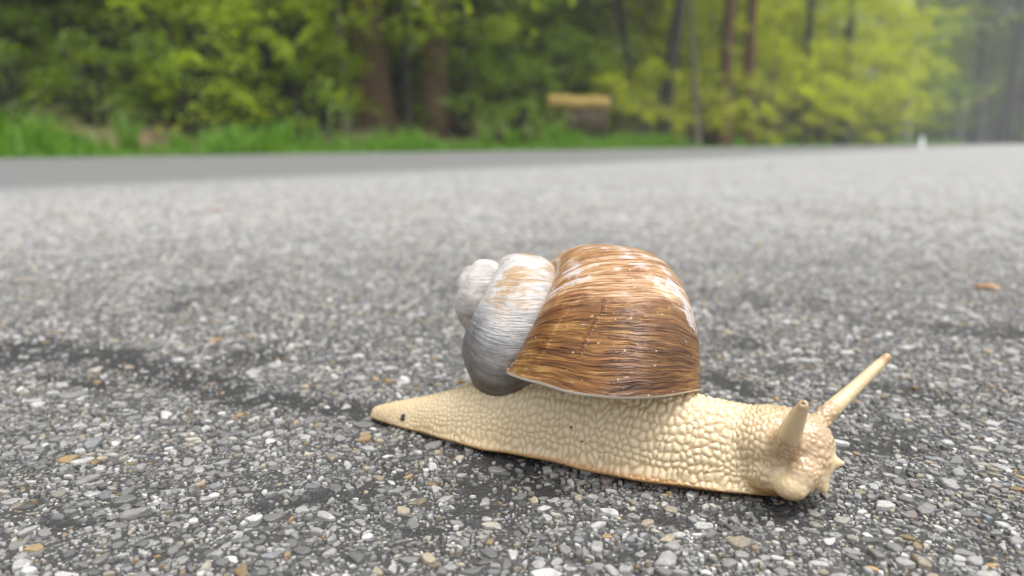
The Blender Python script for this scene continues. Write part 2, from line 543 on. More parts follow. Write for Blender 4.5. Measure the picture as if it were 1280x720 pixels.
def spray(c, r, n, rs, tilt, size, flat=.18):
    """a flat horizontal spray of leaves"""
    a = rs.uniform(0, 2 * np.pi, n); q = r * np.sqrt(rs.random(n))
    P = np.stack([np.cos(a) * q, np.sin(a) * q * rs.uniform(.5, .9), rs.normal(0, r * flat, n)], 1)
    P[:, 2] += P[:, 0] * tilt[0] + P[:, 1] * tilt[1] - .25 * q * q / max(r, .01)
    N = rs.normal(0, .42, (n, 3)) + np.array([-tilt[0], -tilt[1], 1.])
    N /= np.linalg.norm(N, axis=1)[:, None]
    return P + c, N, size * rs.uniform(.65, 1.25, n)


def tube(path, rad, k=7):
    path = np.asarray(path, float); rad = np.asarray(rad, float)
    T = np.gradient(path, axis=0); T /= np.linalg.norm(T, axis=1)[:, None] + 1e-9
    ref = np.array([.3, .95, .1]); U = np.cross(T, ref); U /= np.linalg.norm(U, axis=1)[:, None] + 1e-9; W = np.cross(T, U)
    a = np.arange(k) / k * 2 * np.pi
    V = path[:, None] + rad[:, None, None] * (np.cos(a)[None, :, None] * U[:, None] + np.sin(a)[None, :, None] * W[:, None])
    n = len(path); V = np.concatenate([V.reshape(-1, 3), path[-1:]])
    F = np.array([(i * k + j, i * k + (j + 1) % k, (i + 1) * k + (j + 1) % k, (i + 1) * k + j) for i in range(n - 1) for j in range(k)])
    T3 = np.array([((n - 1) * k + j, (n - 1) * k + (j + 1) % k, n * k) for j in range(k)])
    return V, F, T3


class Acc:
    def __init__(s): s.V = []; s.F = []; s.T = []; s.n = 0
    def add(s, V, F, T=None):
        s.V.append(V); s.F.append(np.asarray(F) + s.n)
        if T is not None: s.T.append(np.asarray(T) + s.n)
        s.n += len(V)
    def mesh(s, name, smooth=True):
        return mesh_np(name, np.vstack(s.V), [np.vstack(s.F)] + ([np.vstack(s.T)] if s.T else []), smooth)


def bend(p0, p1, sag, n, rs, wob=.04):
    t = np.linspace(0, 1, n)[:, None]; L = np.linalg.norm(np.subtract(p1, p0))
    P = (1 - t) * np.array(p0) + t * np.array(p1)
    P[:, 2] += sag * L * np.sin(np.pi * t[:, 0])
    P[1:-1] += rs.normal(0, wob * L / n, (n - 2, 3))
    return P


def make_shrub(seed, h, w, ncl, leaf, dens, low=.1):
    rs = np.random.default_rng(seed); wood = Acc(); LC, LN, LS = [], [], []
    k = 0
    while k < ncl:
        a = rs.uniform(0, 2 * np.pi); z = h * (low + (1 - low) * rs.random())
        rr = w * (.35 + .65 * math.sin(np.pi * min(.95, .2 + .7 * z / h))) * math.sqrt(rs.random())
        c = np.array([math.cos(a) * rr, math.sin(a) * rr, z]); k += 1
        P = bend((rs.normal(0, .04), rs.normal(0, .04), -.08), c, .12, 7, rs)
        wood.add(*tube(P, np.linspace(.014 + .004 * h, .003, 7), 5))
        r = rs.uniform(.12, .27) * (1 + .1 * h)
        p, n_, s = spray(c, r, int(dens * rs.uniform(.6, 1.3)), rs, rs.normal(0, .22, 2) - .25 * c[:2] / (w + .01), leaf)
        LC.append(p); LN.append(n_); LS.append(s)
    V, F, T = leaf_cloud(np.vstack(LC), np.vstack(LN), np.concatenate(LS), rs)
    return wood.mesh('stem'), mesh_np('foliage', V, [F], False, None, T)


def make_tree(seed, h, r0, z0, wid, ncl, leaf, dens, lean=.02, rmul=1.):
    """trunk with limbs; crown of leaf sprays carried by the limbs from height z0 up"""
    rs = np.random.default_rng(seed); wood = Acc(); LC, LN, LS = [], [], []
    n = 14; zz = np.linspace(0, 1, n) ** 1.2
    P = np.stack([lean * h * zz + np.cumsum(rs.normal(0, .012 * h / n, n)), np.cumsum(rs.normal(0, .012 * h / n, n)), zz * h], 1)
    P[0] = (0, 0, -.25)
    rad = r0 * (1 - .88 * zz); rad[0] *= 1.7; rad[1] *= 1.18
    wood.add(*tube(P, rad, 12))
    for k in range(ncl):
        f = (k + rs.random()) / ncl; z = z0 + (h * .99 - z0) * f ** .9
        i = np.interp(z, P[:, 2], np.arange(n)); b = np.array([np.interp(i, np.arange(n), P[:, d]) for d in range(3)])
        a = k * 2.4 + rs.normal(0, .4); L = wid * (1.05 - .75 * f) * rs.uniform(.45, 1.1)
        e = b + np.array([math.cos(a) * L, math.sin(a) * L, L * rs.uniform(.05, .4)])
        B = bend(b, e, .06, 6, rs); rb = max(.006, r0 * .28 * (1 - .7 * f))
        wood.add(*tube(B, np.linspace(rb, .004, 6), 5))
        for t in (.5, .75, 1.):
            c = B[int(t * 5)] + rs.normal(0, .05, 3)
            p, n_, s = spray(c, rs.uniform(.2, .36) * rmul, int(dens * rs.uniform(.6, 1.3)), rs, rs.normal(0, .2, 2), leaf)
            LC.append(p); LN.append(n_); LS.append(s)
    V, F, T = leaf_cloud(np.vstack(LC), np.vstack(LN), np.concatenate(LS), rs)
    return wood.mesh('trunk'), mesh_np('crown', V, [F], False, None, T)


def make_spruce(seed, h, r0, z0, wid):
    rs = np.random.default_rng(seed); wood = Acc(); VV, FF, n0 = [], [], 0
    n = 10; zz = np.linspace(0, 1, n)
    P = np.stack([np.cumsum(rs.normal(0, .006 * h / n, n)), np.cumsum(rs.normal(0, .006 * h / n, n)), zz * h], 1); P[0, 2] = -.25
    wood.add(*tube(P, np.append(r0 * (1 - .93 * zz)[:-1], .01) * np.append([1.5], np.ones(n - 1)), 10))
    z = z0
    LC, LD, LW = [], [], []
    while z < h * .98:
        f = (z - z0) / (h - z0)
        for k in range(7):
            a = rs.uniform(0, 2 * np.pi); L = wid * (1.02 - f) * rs.uniform(.6, 1.1) + .1
            e = np.array([math.cos(a) * L, math.sin(a) * L, z - L * rs.uniform(.15, .4)])
            B = bend((P[0, 0], P[0, 1], z), e, .08, 5, rs); wood.add(*tube(B, np.linspace(.016, .003, 5), 4))
            m = int(26 * L / .8) + 6; t = rs.uniform(.12, 1, m)
            c = np.stack([np.interp(t, np.linspace(0, 1, 5), B[:, d]) for d in range(3)], 1)
            side = np.array([-math.sin(a), math.cos(a), 0]); s = rs.choice([-1, 1], m)[:, None]
            d = side * s * rs.uniform(.4, 1, (m, 1)) + np.array([math.cos(a), math.sin(a), 0]) * rs.uniform(.3, .9, (m, 1)) + rs.normal(0, .18, (m, 3)) - np.array([0, 0, .3])
            LC.append(c); LD.append(d / np.linalg.norm(d, axis=1)[:, None]); LW.append((1.1 - .6 * t) * rs.uniform(.1, .28, m))
        z += rs.uniform(.16, .3)
    C, D, L = np.vstack(LC), np.vstack(LD), np.concatenate(LW)
    N = np.cross(D, rs.normal(size=D.shape)); N /= np.linalg.norm(N, axis=1)[:, None]
    V = np.stack([C, C + D * L[:, None] * .5 + N * .018, C + D * L[:, None], C + D * L[:, None] * .5 - N * .018], 1).reshape(-1, 3)
    t = np.repeat(rs.random(len(C)), 4)
    return wood.mesh('trunk'), mesh_np('crown', V, [np.arange(len(V)).reshape(-1, 4)], False, None, np.stack([t] * 3, 1))


def place(name, parts, label, cat, group, px, t, rot=0., sc_=1., tiltv=(0, 0), xy=None):
    """parts: [(name, mesh)] ; stands on the bank at picture column px and distance t"""
    if xy is None: xy = ((px - 640) / 924 * t, t)
    z = float(bank(np.array([xy[0]]), np.array([xy[1]]))[0])
    e = link(name, None); e.location = (xy[0], xy[1], z); e.rotation_euler = (tiltv[0], tiltv[1], rot); e.scale = (sc_,) * 3
    e.empty_display_size = .2
    tag(e, label, cat, group)
    for nm, me in parts: link(nm, me, e)
    return e


def build_forest():
    rs = np.random.default_rng(77)
    fresh = mat_leaf('fresh_spring_leaf', (.21, .33, .018), (.46, .57, .045), .58)
    yell = mat_leaf('yellow_green_leaf', (.29, .38, .015), (.60, .66, .04), .58)
    mid = mat_leaf('green_leaf', (.10, .19, .018), (.27, .40, .04), .52)
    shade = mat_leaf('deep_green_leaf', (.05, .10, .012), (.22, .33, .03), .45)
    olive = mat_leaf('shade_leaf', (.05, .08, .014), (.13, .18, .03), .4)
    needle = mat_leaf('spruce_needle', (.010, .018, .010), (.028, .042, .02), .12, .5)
    bark_b = mat_bark('brown_bark', (.06, .034, .017), (.21, .13, .07))
    bark_d = mat_bark('dark_bark', (.012, .011, .010), (.05, .045, .04), .3)
    bark_p = mat_bark('pale_bark', (.11, .095, .075), (.27, .24, .19), .35)
    bark_r = mat_bark('reddish_bark', (.06, .03, .016), (.19, .10, .055), .15)
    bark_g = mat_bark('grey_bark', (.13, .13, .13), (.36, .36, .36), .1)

    cache = {}
    def dressed(pair, bark, leafm, names):
        key = (pair[0].as_pointer(), bark.name, leafm.name)
        if key in cache: return cache[key]
        out = cache[key] = []
        for me, m, nm in zip(pair, (bark, leafm), names):
            c = me.copy(); c.materials.append(m); out.append((nm, c))
        return out
    SN = ('stem', 'foliage'); TN = ('trunk', 'crown')
    sh = [make_shrub(300 + k, h, w, n, l, d) for k, (h, w, n, l, d) in enumerate(
        [(1.1, .55, 30, .062, 46), (1.5, .7, 36, .066, 46), (.8, .5, 20, .06, 40), (1.9, .8, 46, .07, 44), (.55, .38, 12, .055, 34)])]
    sap = [make_tree(400 + k, h, r, z, w, n, l, d) for k, (h, r, z, w, n, l, d) in enumerate(
        [(4.2, .04, .25, 1.2, 56, .075, 34), (5.0, .05, .4, 1.5, 70, .08, 34), (3.4, .035, .15, 1.1, 48, .07, 34)])]
    big = [make_tree(500 + k, h, r, z, w, n, l, d, ln, 1.8) for k, (h, r, z, w, n, l, d, ln) in enumerate(
        [(10., .13, 2.6, 2.6, 46, .16, 30, .01), (9., .075, 2.4, 2.2, 40, .15, 28, .10), (11., .17, 3.0, 2.8, 46, .17, 30, -.01)])]
    spr = [make_spruce(600 + k, h, r, z, w) for k, (h, r, z, w) in enumerate([(9., .14, .3, 1.7), (7., .10, .15, 1.5), (10., .16, 1.6, 1.9)])]

    hang = make_tree(440, 3.6, .028, .72, 1.1, 34, .085, 26)
    open_ = [make_tree(520 + k, h, r, z, w, n, l, d, ln, 1.8) for k, (h, r, z, w, n, l, d, ln) in enumerate(
        [(10., .13, 3.4, 2.2, 16, .16, 26, .01), (9., .075, 3.2, 1.9, 14, .15, 24, .10)])]
    # -- trunks one can tell apart
    G = 'tall trunks at the forest edge'
    place('oak_tree', dressed(big[2], bark_b, olive, TN), 'thick brown trunked tree beside a dark hollow at the forest edge', 'tree', None, 467, 7.0, 1.0)
    place('oak_tree', dressed(big[0], bark_b, olive, TN), 'brown trunked tree right behind the dark hollow, slimmer than its brown neighbour', 'tree', None, 543, 7.2, 2.2)
    place('ash_tree', dressed(open_[1], bark_d, fresh, TN), 'slim dark trunk leaning over the bright green thicket', 'tree', None, 820, 9.0, .15, 1., (0, .02))
    place('ash_tree', dressed(open_[1], bark_d, fresh, TN), 'slim dark upright trunk behind the cut log', 'tree', None, 793, 9.8, 3.6, .8, (0, .1))
    place('young_beech', dressed(open_[1], bark_p, fresh, TN), 'slim pale trunk leaning left among fresh green leaves', 'tree', None, 868, 9.4, 3.1, .5, (0, 0.0))
    place('pine_tree', dressed(open_[0], bark_r, fresh, TN), 'reddish brown trunk in the bright green thicket', 'tree', None, 897, 10.3, .5, .75)
    place('pine_tree', dressed(open_[0], bark_r, fresh, TN), 'thinner reddish brown trunk beside the other reddish trunk', 'tree', None, 926, 10.9, 2.5, .7)
    for k, (px, t, s) in enumerate([(993, 13., .6), (1042, 15.1, .75)]):
        place('ash_tree', dressed(open_[0], bark_d, fresh, TN), ['dark stem low in the yellow green thicket', 'thicker dark stem where the yellow green thicket ends'][k], 'tree', None, px, t, k * 1.3, s)
    for px, t, s, r_ in [(425, 6.3, 1., .4), (512, 6.6, 1.05, 2.), (585, 7.2, 1.1, 4.)]:
        place('beech_sapling', dressed(hang, bark_d, fresh, TN), ['slim young tree spreading light leaves left of the thick brown trunk', 'slim young tree between the two brown trunks with leaves above the hollow', 'slim young tree right of the brown trunks with light leaves overhead'][(425, 512, 585).index(px)], 'tree', None, px, t, r_, s)
    place('young_beech', dressed(big[1], bark_p, mid, TN), 'pale thin stem beside the thick brown trunk', 'tree', None, 436, 6.2, 2.0, .5)
    # hazy far trunks on the right
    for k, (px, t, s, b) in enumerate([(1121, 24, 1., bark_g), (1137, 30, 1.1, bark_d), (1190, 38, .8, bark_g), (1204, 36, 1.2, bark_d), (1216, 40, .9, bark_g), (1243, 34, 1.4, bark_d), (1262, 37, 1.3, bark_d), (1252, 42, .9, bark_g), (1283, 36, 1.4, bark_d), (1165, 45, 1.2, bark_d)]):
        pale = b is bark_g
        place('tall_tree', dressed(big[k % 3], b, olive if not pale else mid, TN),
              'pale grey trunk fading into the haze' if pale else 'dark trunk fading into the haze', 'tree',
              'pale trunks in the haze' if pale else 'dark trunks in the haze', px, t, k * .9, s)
    # -- leafy edge: shrubs
    D = {}
    def dv(lst, i, bark, leafm, names):
        key = (id(lst), i, bark.name, leafm.name)
        if key not in D: D[key] = dressed(lst[i], bark, leafm, names)
        return D[key]
    mids = [(20, 5.4, 2, .8), (75, 6.2, 2, .9), (120, 4.9, 4, .9), (135, 4.6, 4, .8), (30, 4.3, 4, .8), (235, 5.0, 2, .7), (570, 7.1, 2, .9), (150, 6.4, 1, .7), (215, 5.6, 0, .75), (385, 5.4, 4, 1.), (640, 7.6, 2, 1.), (690, 9.2, 1, .9), (745, 9.4, 0, 1.), (600, 8.8, 1, .8)]
    for px, t, i, s in mids:
        own = {570: 'low green shrub at the foot of the slimmer brown trunk', 640: 'low green shrub between the brown trunks and the cut log', 690: 'green shrub rising behind the cut log', 600: 'taller green shrub in the dark gap beside the slimmer brown trunk', 745: 'small green shrub next to the slim dark upright trunk', 385: 'tiny green shrub on the verge beside the thick brown trunk'}.get(px)
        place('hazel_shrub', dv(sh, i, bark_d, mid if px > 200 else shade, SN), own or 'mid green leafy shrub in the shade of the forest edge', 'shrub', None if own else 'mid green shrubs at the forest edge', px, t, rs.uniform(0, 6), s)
    lite = [(270, 5.3, 1, .8), (318, 5.7, 3, .75), (362, 5.9, 1, .9), (300, 6.4, 3, .9), (405, 6.4, 0, .9), (255, 4.8, 4, .9), (115, 5.0, 4, .7)]
    for px, t, i, s in lite:
        place('beech_shrub', dv(sh, i, bark_d, fresh, SN), 'fresh light green leafy shrub left of the brown trunks', 'shrub', 'light green shrubs left of the brown trunks', px, t, rs.uniform(0, 6), s)
    right = [(775, 8.9, 2, 1.), (805, 9.0, 0, .9), (850, 9.9, 2, 1.1), (880, 10.6, 1, .9), (915, 11.2, 0, 1.1), (950, 12.0, 3, .9), (985, 13.2, 1, 1.1), (1015, 14.4, 3, 1.), (1045, 15.6, 3, 1.1), (1072, 17.4, 3, 1.2), (1092, 19.5, 3, 1.3)]
    for px, t, i, s in right:
        place('beech_shrub', dv(sh, i, bark_p, yell, SN), 'fresh yellow green leafy shrub in the bright thicket along the road', 'shrub', 'shrubs of the bright thicket', px, t, rs.uniform(0, 6), s)
    for px, t, i, s in [(760, 10.5, 0, 1.), (800, 11.2, 1, 1.), (840, 11.5, 2, 1.1), (880, 12.4, 0, 1.1), (915, 13., 1, 1.1), (955, 13.6, 2, 1.2), (990, 14.6, 0, 1.2), (1020, 16., 1, 1.2), (1050, 17.2, 2, 1.3), (1080, 19., 0, 1.3), (1097, 21., 1, 1.3), (820, 14., 1, 1.2), (900, 16., 1, 1.3), (1000, 19., 1, 1.4)]:
        place('beech_sapling', dv(sap, i, bark_p, yell, TN), 'young tree with yellow green spring leaves down to the ground', 'tree', 'young trees of the bright thicket', px, t, rs.uniform(0, 6), s)
    for px, t, i, s in [(345, 7.2, 0, .8), (385, 7.6, 2, .9), (300, 8., 1, .9), (640, 9.5, 0, .9), (690, 10.5, 1, 1.), (730, 12., 1, 1.), (590, 10., 2, 1.), (440, 8.6, 0, .9), (30, 7.5, 0, .9), (130, 8.2, 2, 1.)]:
        place('hazel_sapling', dv(sap, i, bark_d, mid, TN), 'young green leaved tree standing behind the forest edge', 'tree', 'young trees behind the forest edge', px, t, rs.uniform(0, 6), s)
    # -- dark depth of the wood
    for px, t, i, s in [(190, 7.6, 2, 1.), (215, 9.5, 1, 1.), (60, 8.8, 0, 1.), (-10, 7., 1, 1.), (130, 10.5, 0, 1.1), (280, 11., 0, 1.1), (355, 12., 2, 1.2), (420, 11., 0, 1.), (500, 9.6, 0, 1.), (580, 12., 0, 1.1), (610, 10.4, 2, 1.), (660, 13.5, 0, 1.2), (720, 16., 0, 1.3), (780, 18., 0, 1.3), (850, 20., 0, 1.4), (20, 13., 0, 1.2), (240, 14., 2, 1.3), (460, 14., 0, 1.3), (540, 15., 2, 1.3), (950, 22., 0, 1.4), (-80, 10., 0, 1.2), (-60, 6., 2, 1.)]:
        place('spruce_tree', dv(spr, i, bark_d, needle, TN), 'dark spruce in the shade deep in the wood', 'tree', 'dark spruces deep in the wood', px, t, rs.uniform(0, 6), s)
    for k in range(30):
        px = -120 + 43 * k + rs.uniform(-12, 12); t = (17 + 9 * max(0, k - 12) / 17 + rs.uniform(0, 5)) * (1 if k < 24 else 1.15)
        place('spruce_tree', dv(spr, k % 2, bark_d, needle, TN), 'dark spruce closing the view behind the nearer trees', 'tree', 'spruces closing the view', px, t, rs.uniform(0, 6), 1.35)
    for k in range(18):
        place('spruce_tree', dv(spr, k % 2, bark_d, needle, TN), 'dark spruce far off in the haze', 'tree', 'far spruces in the haze', 1118 + 12 * k, 40 + rs.uniform(0, 14), rs.uniform(0, 6), 1.45)
    for k in range(26):                       # hazy spruces and broadleaves closing the view on the right and far back
        px = 1100 + 9.5 * k + rs.uniform(-5, 5) if k < 20 else 600 + 75 * (k - 20)
        t = rs.uniform(58, 85) if k < 20 else rs.uniform(24, 32)
        place('spruce_tree', dv(spr, k % 2, bark_d, needle, TN), 'dark spruce far off in the haze', 'tree', 'far spruces in the haze', px, t, rs.uniform(0, 6), 1.6)
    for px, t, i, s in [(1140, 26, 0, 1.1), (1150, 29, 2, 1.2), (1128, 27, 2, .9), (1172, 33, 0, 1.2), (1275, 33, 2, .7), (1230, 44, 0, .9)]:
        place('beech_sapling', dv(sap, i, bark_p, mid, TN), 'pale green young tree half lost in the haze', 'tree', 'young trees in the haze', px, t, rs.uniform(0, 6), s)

    for k in range(12):                       # the wood goes on beyond the edge of the picture
        px = -170 - 95 * k; t = 5.6 - .22 * k + rs.uniform(0, 2.2)
        place('spruce_tree', dv(spr, k % 3, bark_d, needle, TN), 'dark spruce in the shade deep in the wood', 'tree', 'dark spruces deep in the wood', px, t, rs.uniform(0, 6), 1.)
    for k in range(12):
        place('spruce_tree', dv(spr, k % 2, bark_d, needle, TN), 'dark spruce far off in the haze', 'tree', 'far spruces in the haze', 1345 + 38 * k, 70 - 3.2 * k, rs.uniform(0, 6), 1.5)
    for pair in sh + sap + big + spr + open_ + [hang]:
        for me in pair:
            if me.users == 0: bpy.data.meshes.remove(me)
    # -- grass on the verge
    def blades(n, qa, qb, na, nb, hlo, hhi, seed, wmul=1.):
        r = np.random.default_rng(seed)
        q = qa + (qb - qa) * r.random(n); b = EDGE + na + (nb - na) * r.random(n) ** 1.4
        x = ED[0] * q + EN[0] * b; y = ED[1] * q + EN[1] * b; z = bank(x, y)
        cl = fbm(np.stack([x * 2.3, y * 2.3, 0 * x], 1), 3, 51)
        h = (hlo + (hhi - hlo) * r.random(n) ** 2) * (.35 + 1.3 * smooth01(.3, .75, cl))
        a = r.uniform(0, 2 * np.pi, n); d = np.stack([np.cos(a), np.sin(a), 0 * a], 1); s = np.stack([-np.sin(a), np.cos(a), 0 * a], 1)
        w = (r.uniform(.0025, .006, n) * wmul)[:, None]; ln = r.uniform(.1, .6, n)[:, None] * h[:, None]
        B = np.stack([x, y, z - .01], 1); up = np.array([0, 0, 1.])
        m1 = B + up * h[:, None] * .55 + d * ln * .3; tip = B + up * h[:, None] * .95 + d * ln
        V = np.stack([B - s * w, B + s * w, m1 + s * w * .8, m1 - s * w * .8, tip], 1).reshape(-1, 3)
        o = np.arange(n)[:, None] * 5
        t = np.repeat(r.random(n), 5)
        return V, o + np.array([[0, 1, 2, 3]]), o + np.array([[3, 2, 4]]), np.stack([t] * 3, 1)
    gm = mat_leaf('grass_blade', (.06, .19, .014), (.24, .46, .04), .45)
    V1, Q1, T1, c1 = blades(26000, -2, 12, -.03, .75, .05, .17, 1)
    V2, Q2, T2, c2 = blades(16000, 12, 42, -.05, 1.0, .06, .2, 2, 2.)
    me = mesh_np('grass', np.vstack([V1, V2]), [np.vstack([Q1, Q2 + len(V1)]), np.vstack([T1, T2 + len(V1)])], False, None, np.vstack([c1, c2]))
    tag(link('grass', me, None, gm), 'bright green grass along the edge of the asphalt', 'grass', kind='stuff')
    # -- tall tufts standing out of the verge
    def tuft(seed, n, h, w):
        r = np.random.default_rng(seed); a = r.uniform(0, 6.28, n); d = np.stack([np.cos(a), np.sin(a), 0 * a], 1); s = np.stack([-np.sin(a), np.cos(a), 0 * a], 1)
        B = d * r.uniform(0, .04, (n, 1)); B[:, 2] = -.02; hh = h * r.uniform(.5, 1., (n, 1)); up = np.array([0, 0, 1.]); l = r.uniform(.1, .6, (n, 1)) * hh
        ww = w * r.uniform(.6, 1.2, (n, 1))
        V = np.stack([B - s * ww, B + s * ww, B + up * hh * .5 + d * l * .25 + s * ww, B + up * hh * .5 + d * l * .25 - s * ww, B + up * hh * .88 + d * l * .65 + s * ww * .6, B + up * hh * .88 + d * l * .65 - s * ww * .6, B + up * hh * .95 + d * l], 1).reshape(-1, 3)
        o = np.arange(n)[:, None] * 7
        t = np.repeat(r.random(n), 7)
        me = mesh_np('grass_tuft', V, [np.vstack([o + np.array([[0, 1, 2, 3]]), o + np.array([[3, 2, 4, 5]])]), o + np.array([[5, 4, 6]])], False, None, np.stack([t] * 3, 1))
        me.materials.append(gm); return me
    tm = [tuft(1, 40, .30, .006), tuft(2, 55, .22, .007), tuft(3, 34, .17, .012)]
    for px, t, i, s in [(8, 3.5, 0, 1.), (45, 3.5, 1, 1.), (62, 3.6, 0, 1.), (98, 3.55, 2, 1.), (82, 3.6, 1, .9), (170, 3.85, 0, 1.), (300, 4.4, 1, 1.), (365, 4.6, 0, 1.), (350, 4.5, 1, .8), (470, 5.2, 2, 1.), (610, 6.3, 0, 1.), (640, 6.5, 1, 1.2), (690, 7., 0, 1.2), (720, 7.3, 1, 1.2), (790, 8.3, 1, 1.), (840, 9.2, 1, 1.), (230, 4.0, 1, .8)]:
        xy = ((px - 640) / 924 * t, t); z = float(bank(np.array([xy[0]]), np.array([xy[1]]))[0])
        o = link('grass_tuft', tm[i]); o.location = (*xy, z); o.rotation_euler = (0, 0, rs.uniform(0, 6)); o.scale = (s,) * 3
        tag(o, 'taller tuft of grass rising from the green verge', 'grass tuft', 'tall tufts on the verge')

    # -- cut log lying on the bank
    lm = mat_bark('log_bark', (.22, .15, .04), (.60, .43, .13), .5)
    rot_b = mat_bark('rotten_bark', (.02, .013, .008), (.085, .055, .032), .5)
    le = mat_plain('cut_wood', (.42, .30, .13), (.58, .44, .22), 30, .8)
    c = at(722, 130, 8.0); L = .66; r = .085
    e = link('cut_log', None); e.location = (c[0], c[1], c[2] - r); e.rotation_euler = (0, R(2), R(8))
    tag(e, 'yellowish cut log lying on the bank in front of the thicket', 'log')
    P = np.stack([np.linspace(-L / 2, L / 2, 12), .006 * np.sin(np.arange(12) * 1.3), r + .006 * np.sin(np.arange(12) * .9)], 1)
    V, F, T3 = tube(P, r * (1 + .06 * np.sin(np.arange(12) * 2.1)), 16); link('bark', mesh_np('bark', V, [F], True), e, lm)
    for sgn in (-1, 1):
        V, F, T3 = tube([(sgn * (L / 2 - .01), 0, r), (sgn * (L / 2 + .004), 0, r), (sgn * (L / 2 + .006), 0, r)], [r * .93, r * .93, r * .6], 16)
        link('cut_end', mesh_np('cut_end', V, [F, T3], False), e, le)
    zb = float(bank(np.array([c[0]]), np.array([c[1]]))[0]); print('log base', c[2] - r, 'bank', zb)
    # two rotten pieces it rests on
    for k, dy in enumerate((-.06, .08)):
        hgt = max(.08, c[2] - r - zb + .04)
        n = 10; P = np.stack([np.linspace(-.2, .33, n) - .06 * k, dy + .012 * np.sin(np.arange(n)), np.zeros(n)], 1) + np.array([c[0], c[1], 0]); P[:, 2] = c[2] - r - .5 * hgt + .014
        rr = np.full(n, hgt * .5) * (1 + .09 * np.sin(np.arange(n) * 1.7 + k)); rr[0] *= .8; rr[-1] *= .75
        V, F, T3 = tube(P, rr, 14)
        V = np.vstack([V, P[:1]]); k0 = len(V) - 1
        T4 = np.array([((j + 1) % 14, j, k0) for j in range(14)])
        o = link('log', mesh_np('log', V - np.array([c[0], c[1], 0]), [F, T3, T4], True), None, rot_b); o.location = (c[0], c[1], 0)
        tag(o, 'brown rotten log lying under the yellowish cut log', 'log', 'rotten logs under the cut log')

    # -- small white marker stone by the far road
    p = ground(1151, 187)
    prof = [(.050, -.02), (.052, .03), (.046, .09), (.034, .14), (.022, .175), (.012, .195)]
    V = []; K = 12
    for rr, z in prof:
        for k in range(K): V.append((math.cos(k / K * 6.2832) * rr * (1 + .06 * math.sin(3 * k)), math.sin(k / K * 6.2832) * rr * .8, z))
    V.append((0, 0, .2)); F = [(i * K + j, i * K + (j + 1) % K, (i + 1) * K + (j + 1) % K, (i + 1) * K + j) for i in range(len(prof) - 1) for j in range(K)]
    T3 = [((len(prof) - 1) * K + j, (len(prof) - 1) * K + (j + 1) % K, len(V) - 1) for j in range(K)]
    o = link('marker_stone', mesh_np('marker_stone', np.array(V), [np.array(F), np.array(T3)], True), None, mat_plain('white_paint', (.72, .74, .76), (.82, .83, .84), 40, .6))
    o.location = (p[0], p[1], 0); o.scale = (.5, .5, .62); tag(o, 'small white marker stone standing on the far road before the hazy trees', 'marker')


# ------------------------------------------------------------------ the snail
def shell_surface(TH, PH, extra=1.0):
    apx, apy, ta, tilt, dep, Rr, lG, um, ca, ea, psi, phl, ks, kx, s1, oba = (554.7957, 326.52548, 0.16645, 0.62923, -0.01096, 0.03184, 0.71141, 0.00242, 1.39938, 0.62468, -0.1192, 0.06615, 1.03099, 1.90598, 0.13812, -0.04201)
    cr, er = Rr * (1 + um) / 2, Rr * (1 - um) / 2
    right = np.array([1, 0, 0.]); up = np.array([0, _sp, _cp]); fw = np.array([0, _cp, -_sp])
    a = math.cos(tilt) * math.cos(dep) * right - math.sin(tilt) * math.cos(dep) * up + math.sin(dep) * fw
    tow = -fw - (-fw @ a) * a; tow /= np.linalg.norm(tow)
    dn = np.cross(a, tow); dn = -dn if dn @ up > 0 else dn
    A = at(apx, apy, ta)
    deg = np.array([0, 20, 40, 60, 80, 100, 120, 140, 160, 180, 195, 215, 240, 270, 300, 330, 350, 360])
    dl = np.array([-.70, -.60, -.466, -.322, -.183, -.051, .057, .135, .256, .406, .50, .52, .40, .0, -.40, -.62, -.69, -.70])
    g = np.arange(0, 360, 2.); d0 = np.interp(g, deg, dl)          # smooth periodic table
    for _ in range(6): d0 = (np.roll(d0, 1) + 2 * d0 + np.roll(d0, -1)) / 4
    delta = ks * np.interp(np.degrees(PH) % 360, np.append(g, 360), np.append(d0, d0[0])) + oba * np.cos(PH)
    th, ph = np.meshgrid(TH, PH, indexing='ij')
    pd = np.degrees(ph)
    ex = extra * (1 + .045 * np.exp(-((pd - 168) / 24) ** 2) + .12 * np.exp(-((pd - 92) / 27) ** 2))
    c_, s_ = np.cos(ph), np.sin(ph); q = (np.abs(c_) ** kx + np.abs(s_) ** kx) ** (-1 / kx)
    ax = c_ * q * ea * Rr * ex; rdl = s_ * q * er * ex
    c, s = math.cos(psi), math.sin(psi)
    ax, rdl = ax * c - rdl * s, ax * s + rdl * c
    ang = th + delta[None, :]
    sc_ = np.exp(lG * ang / (2 * math.pi)); sa = (sc_ ** 3 + s1 ** 3) ** (1 / 3)
    d = phl + ang
    return A + (sa * ca * Rr + sc_ * ax)[..., None] * a + (sc_ * (cr + rdl))[..., None] * (np.cos(d)[..., None] * tow + np.sin(d)[..., None] * dn), th, ph


def grid_faces(n, m, closed=True):
    i, j = np.meshgrid(np.arange(n - 1), np.arange(m if closed else m - 1), indexing='ij')
    a = (i * m + j).ravel(); b = (i * m + (j + 1) % m).ravel()
    return np.stack([a, b, b + m, a + m], 1)


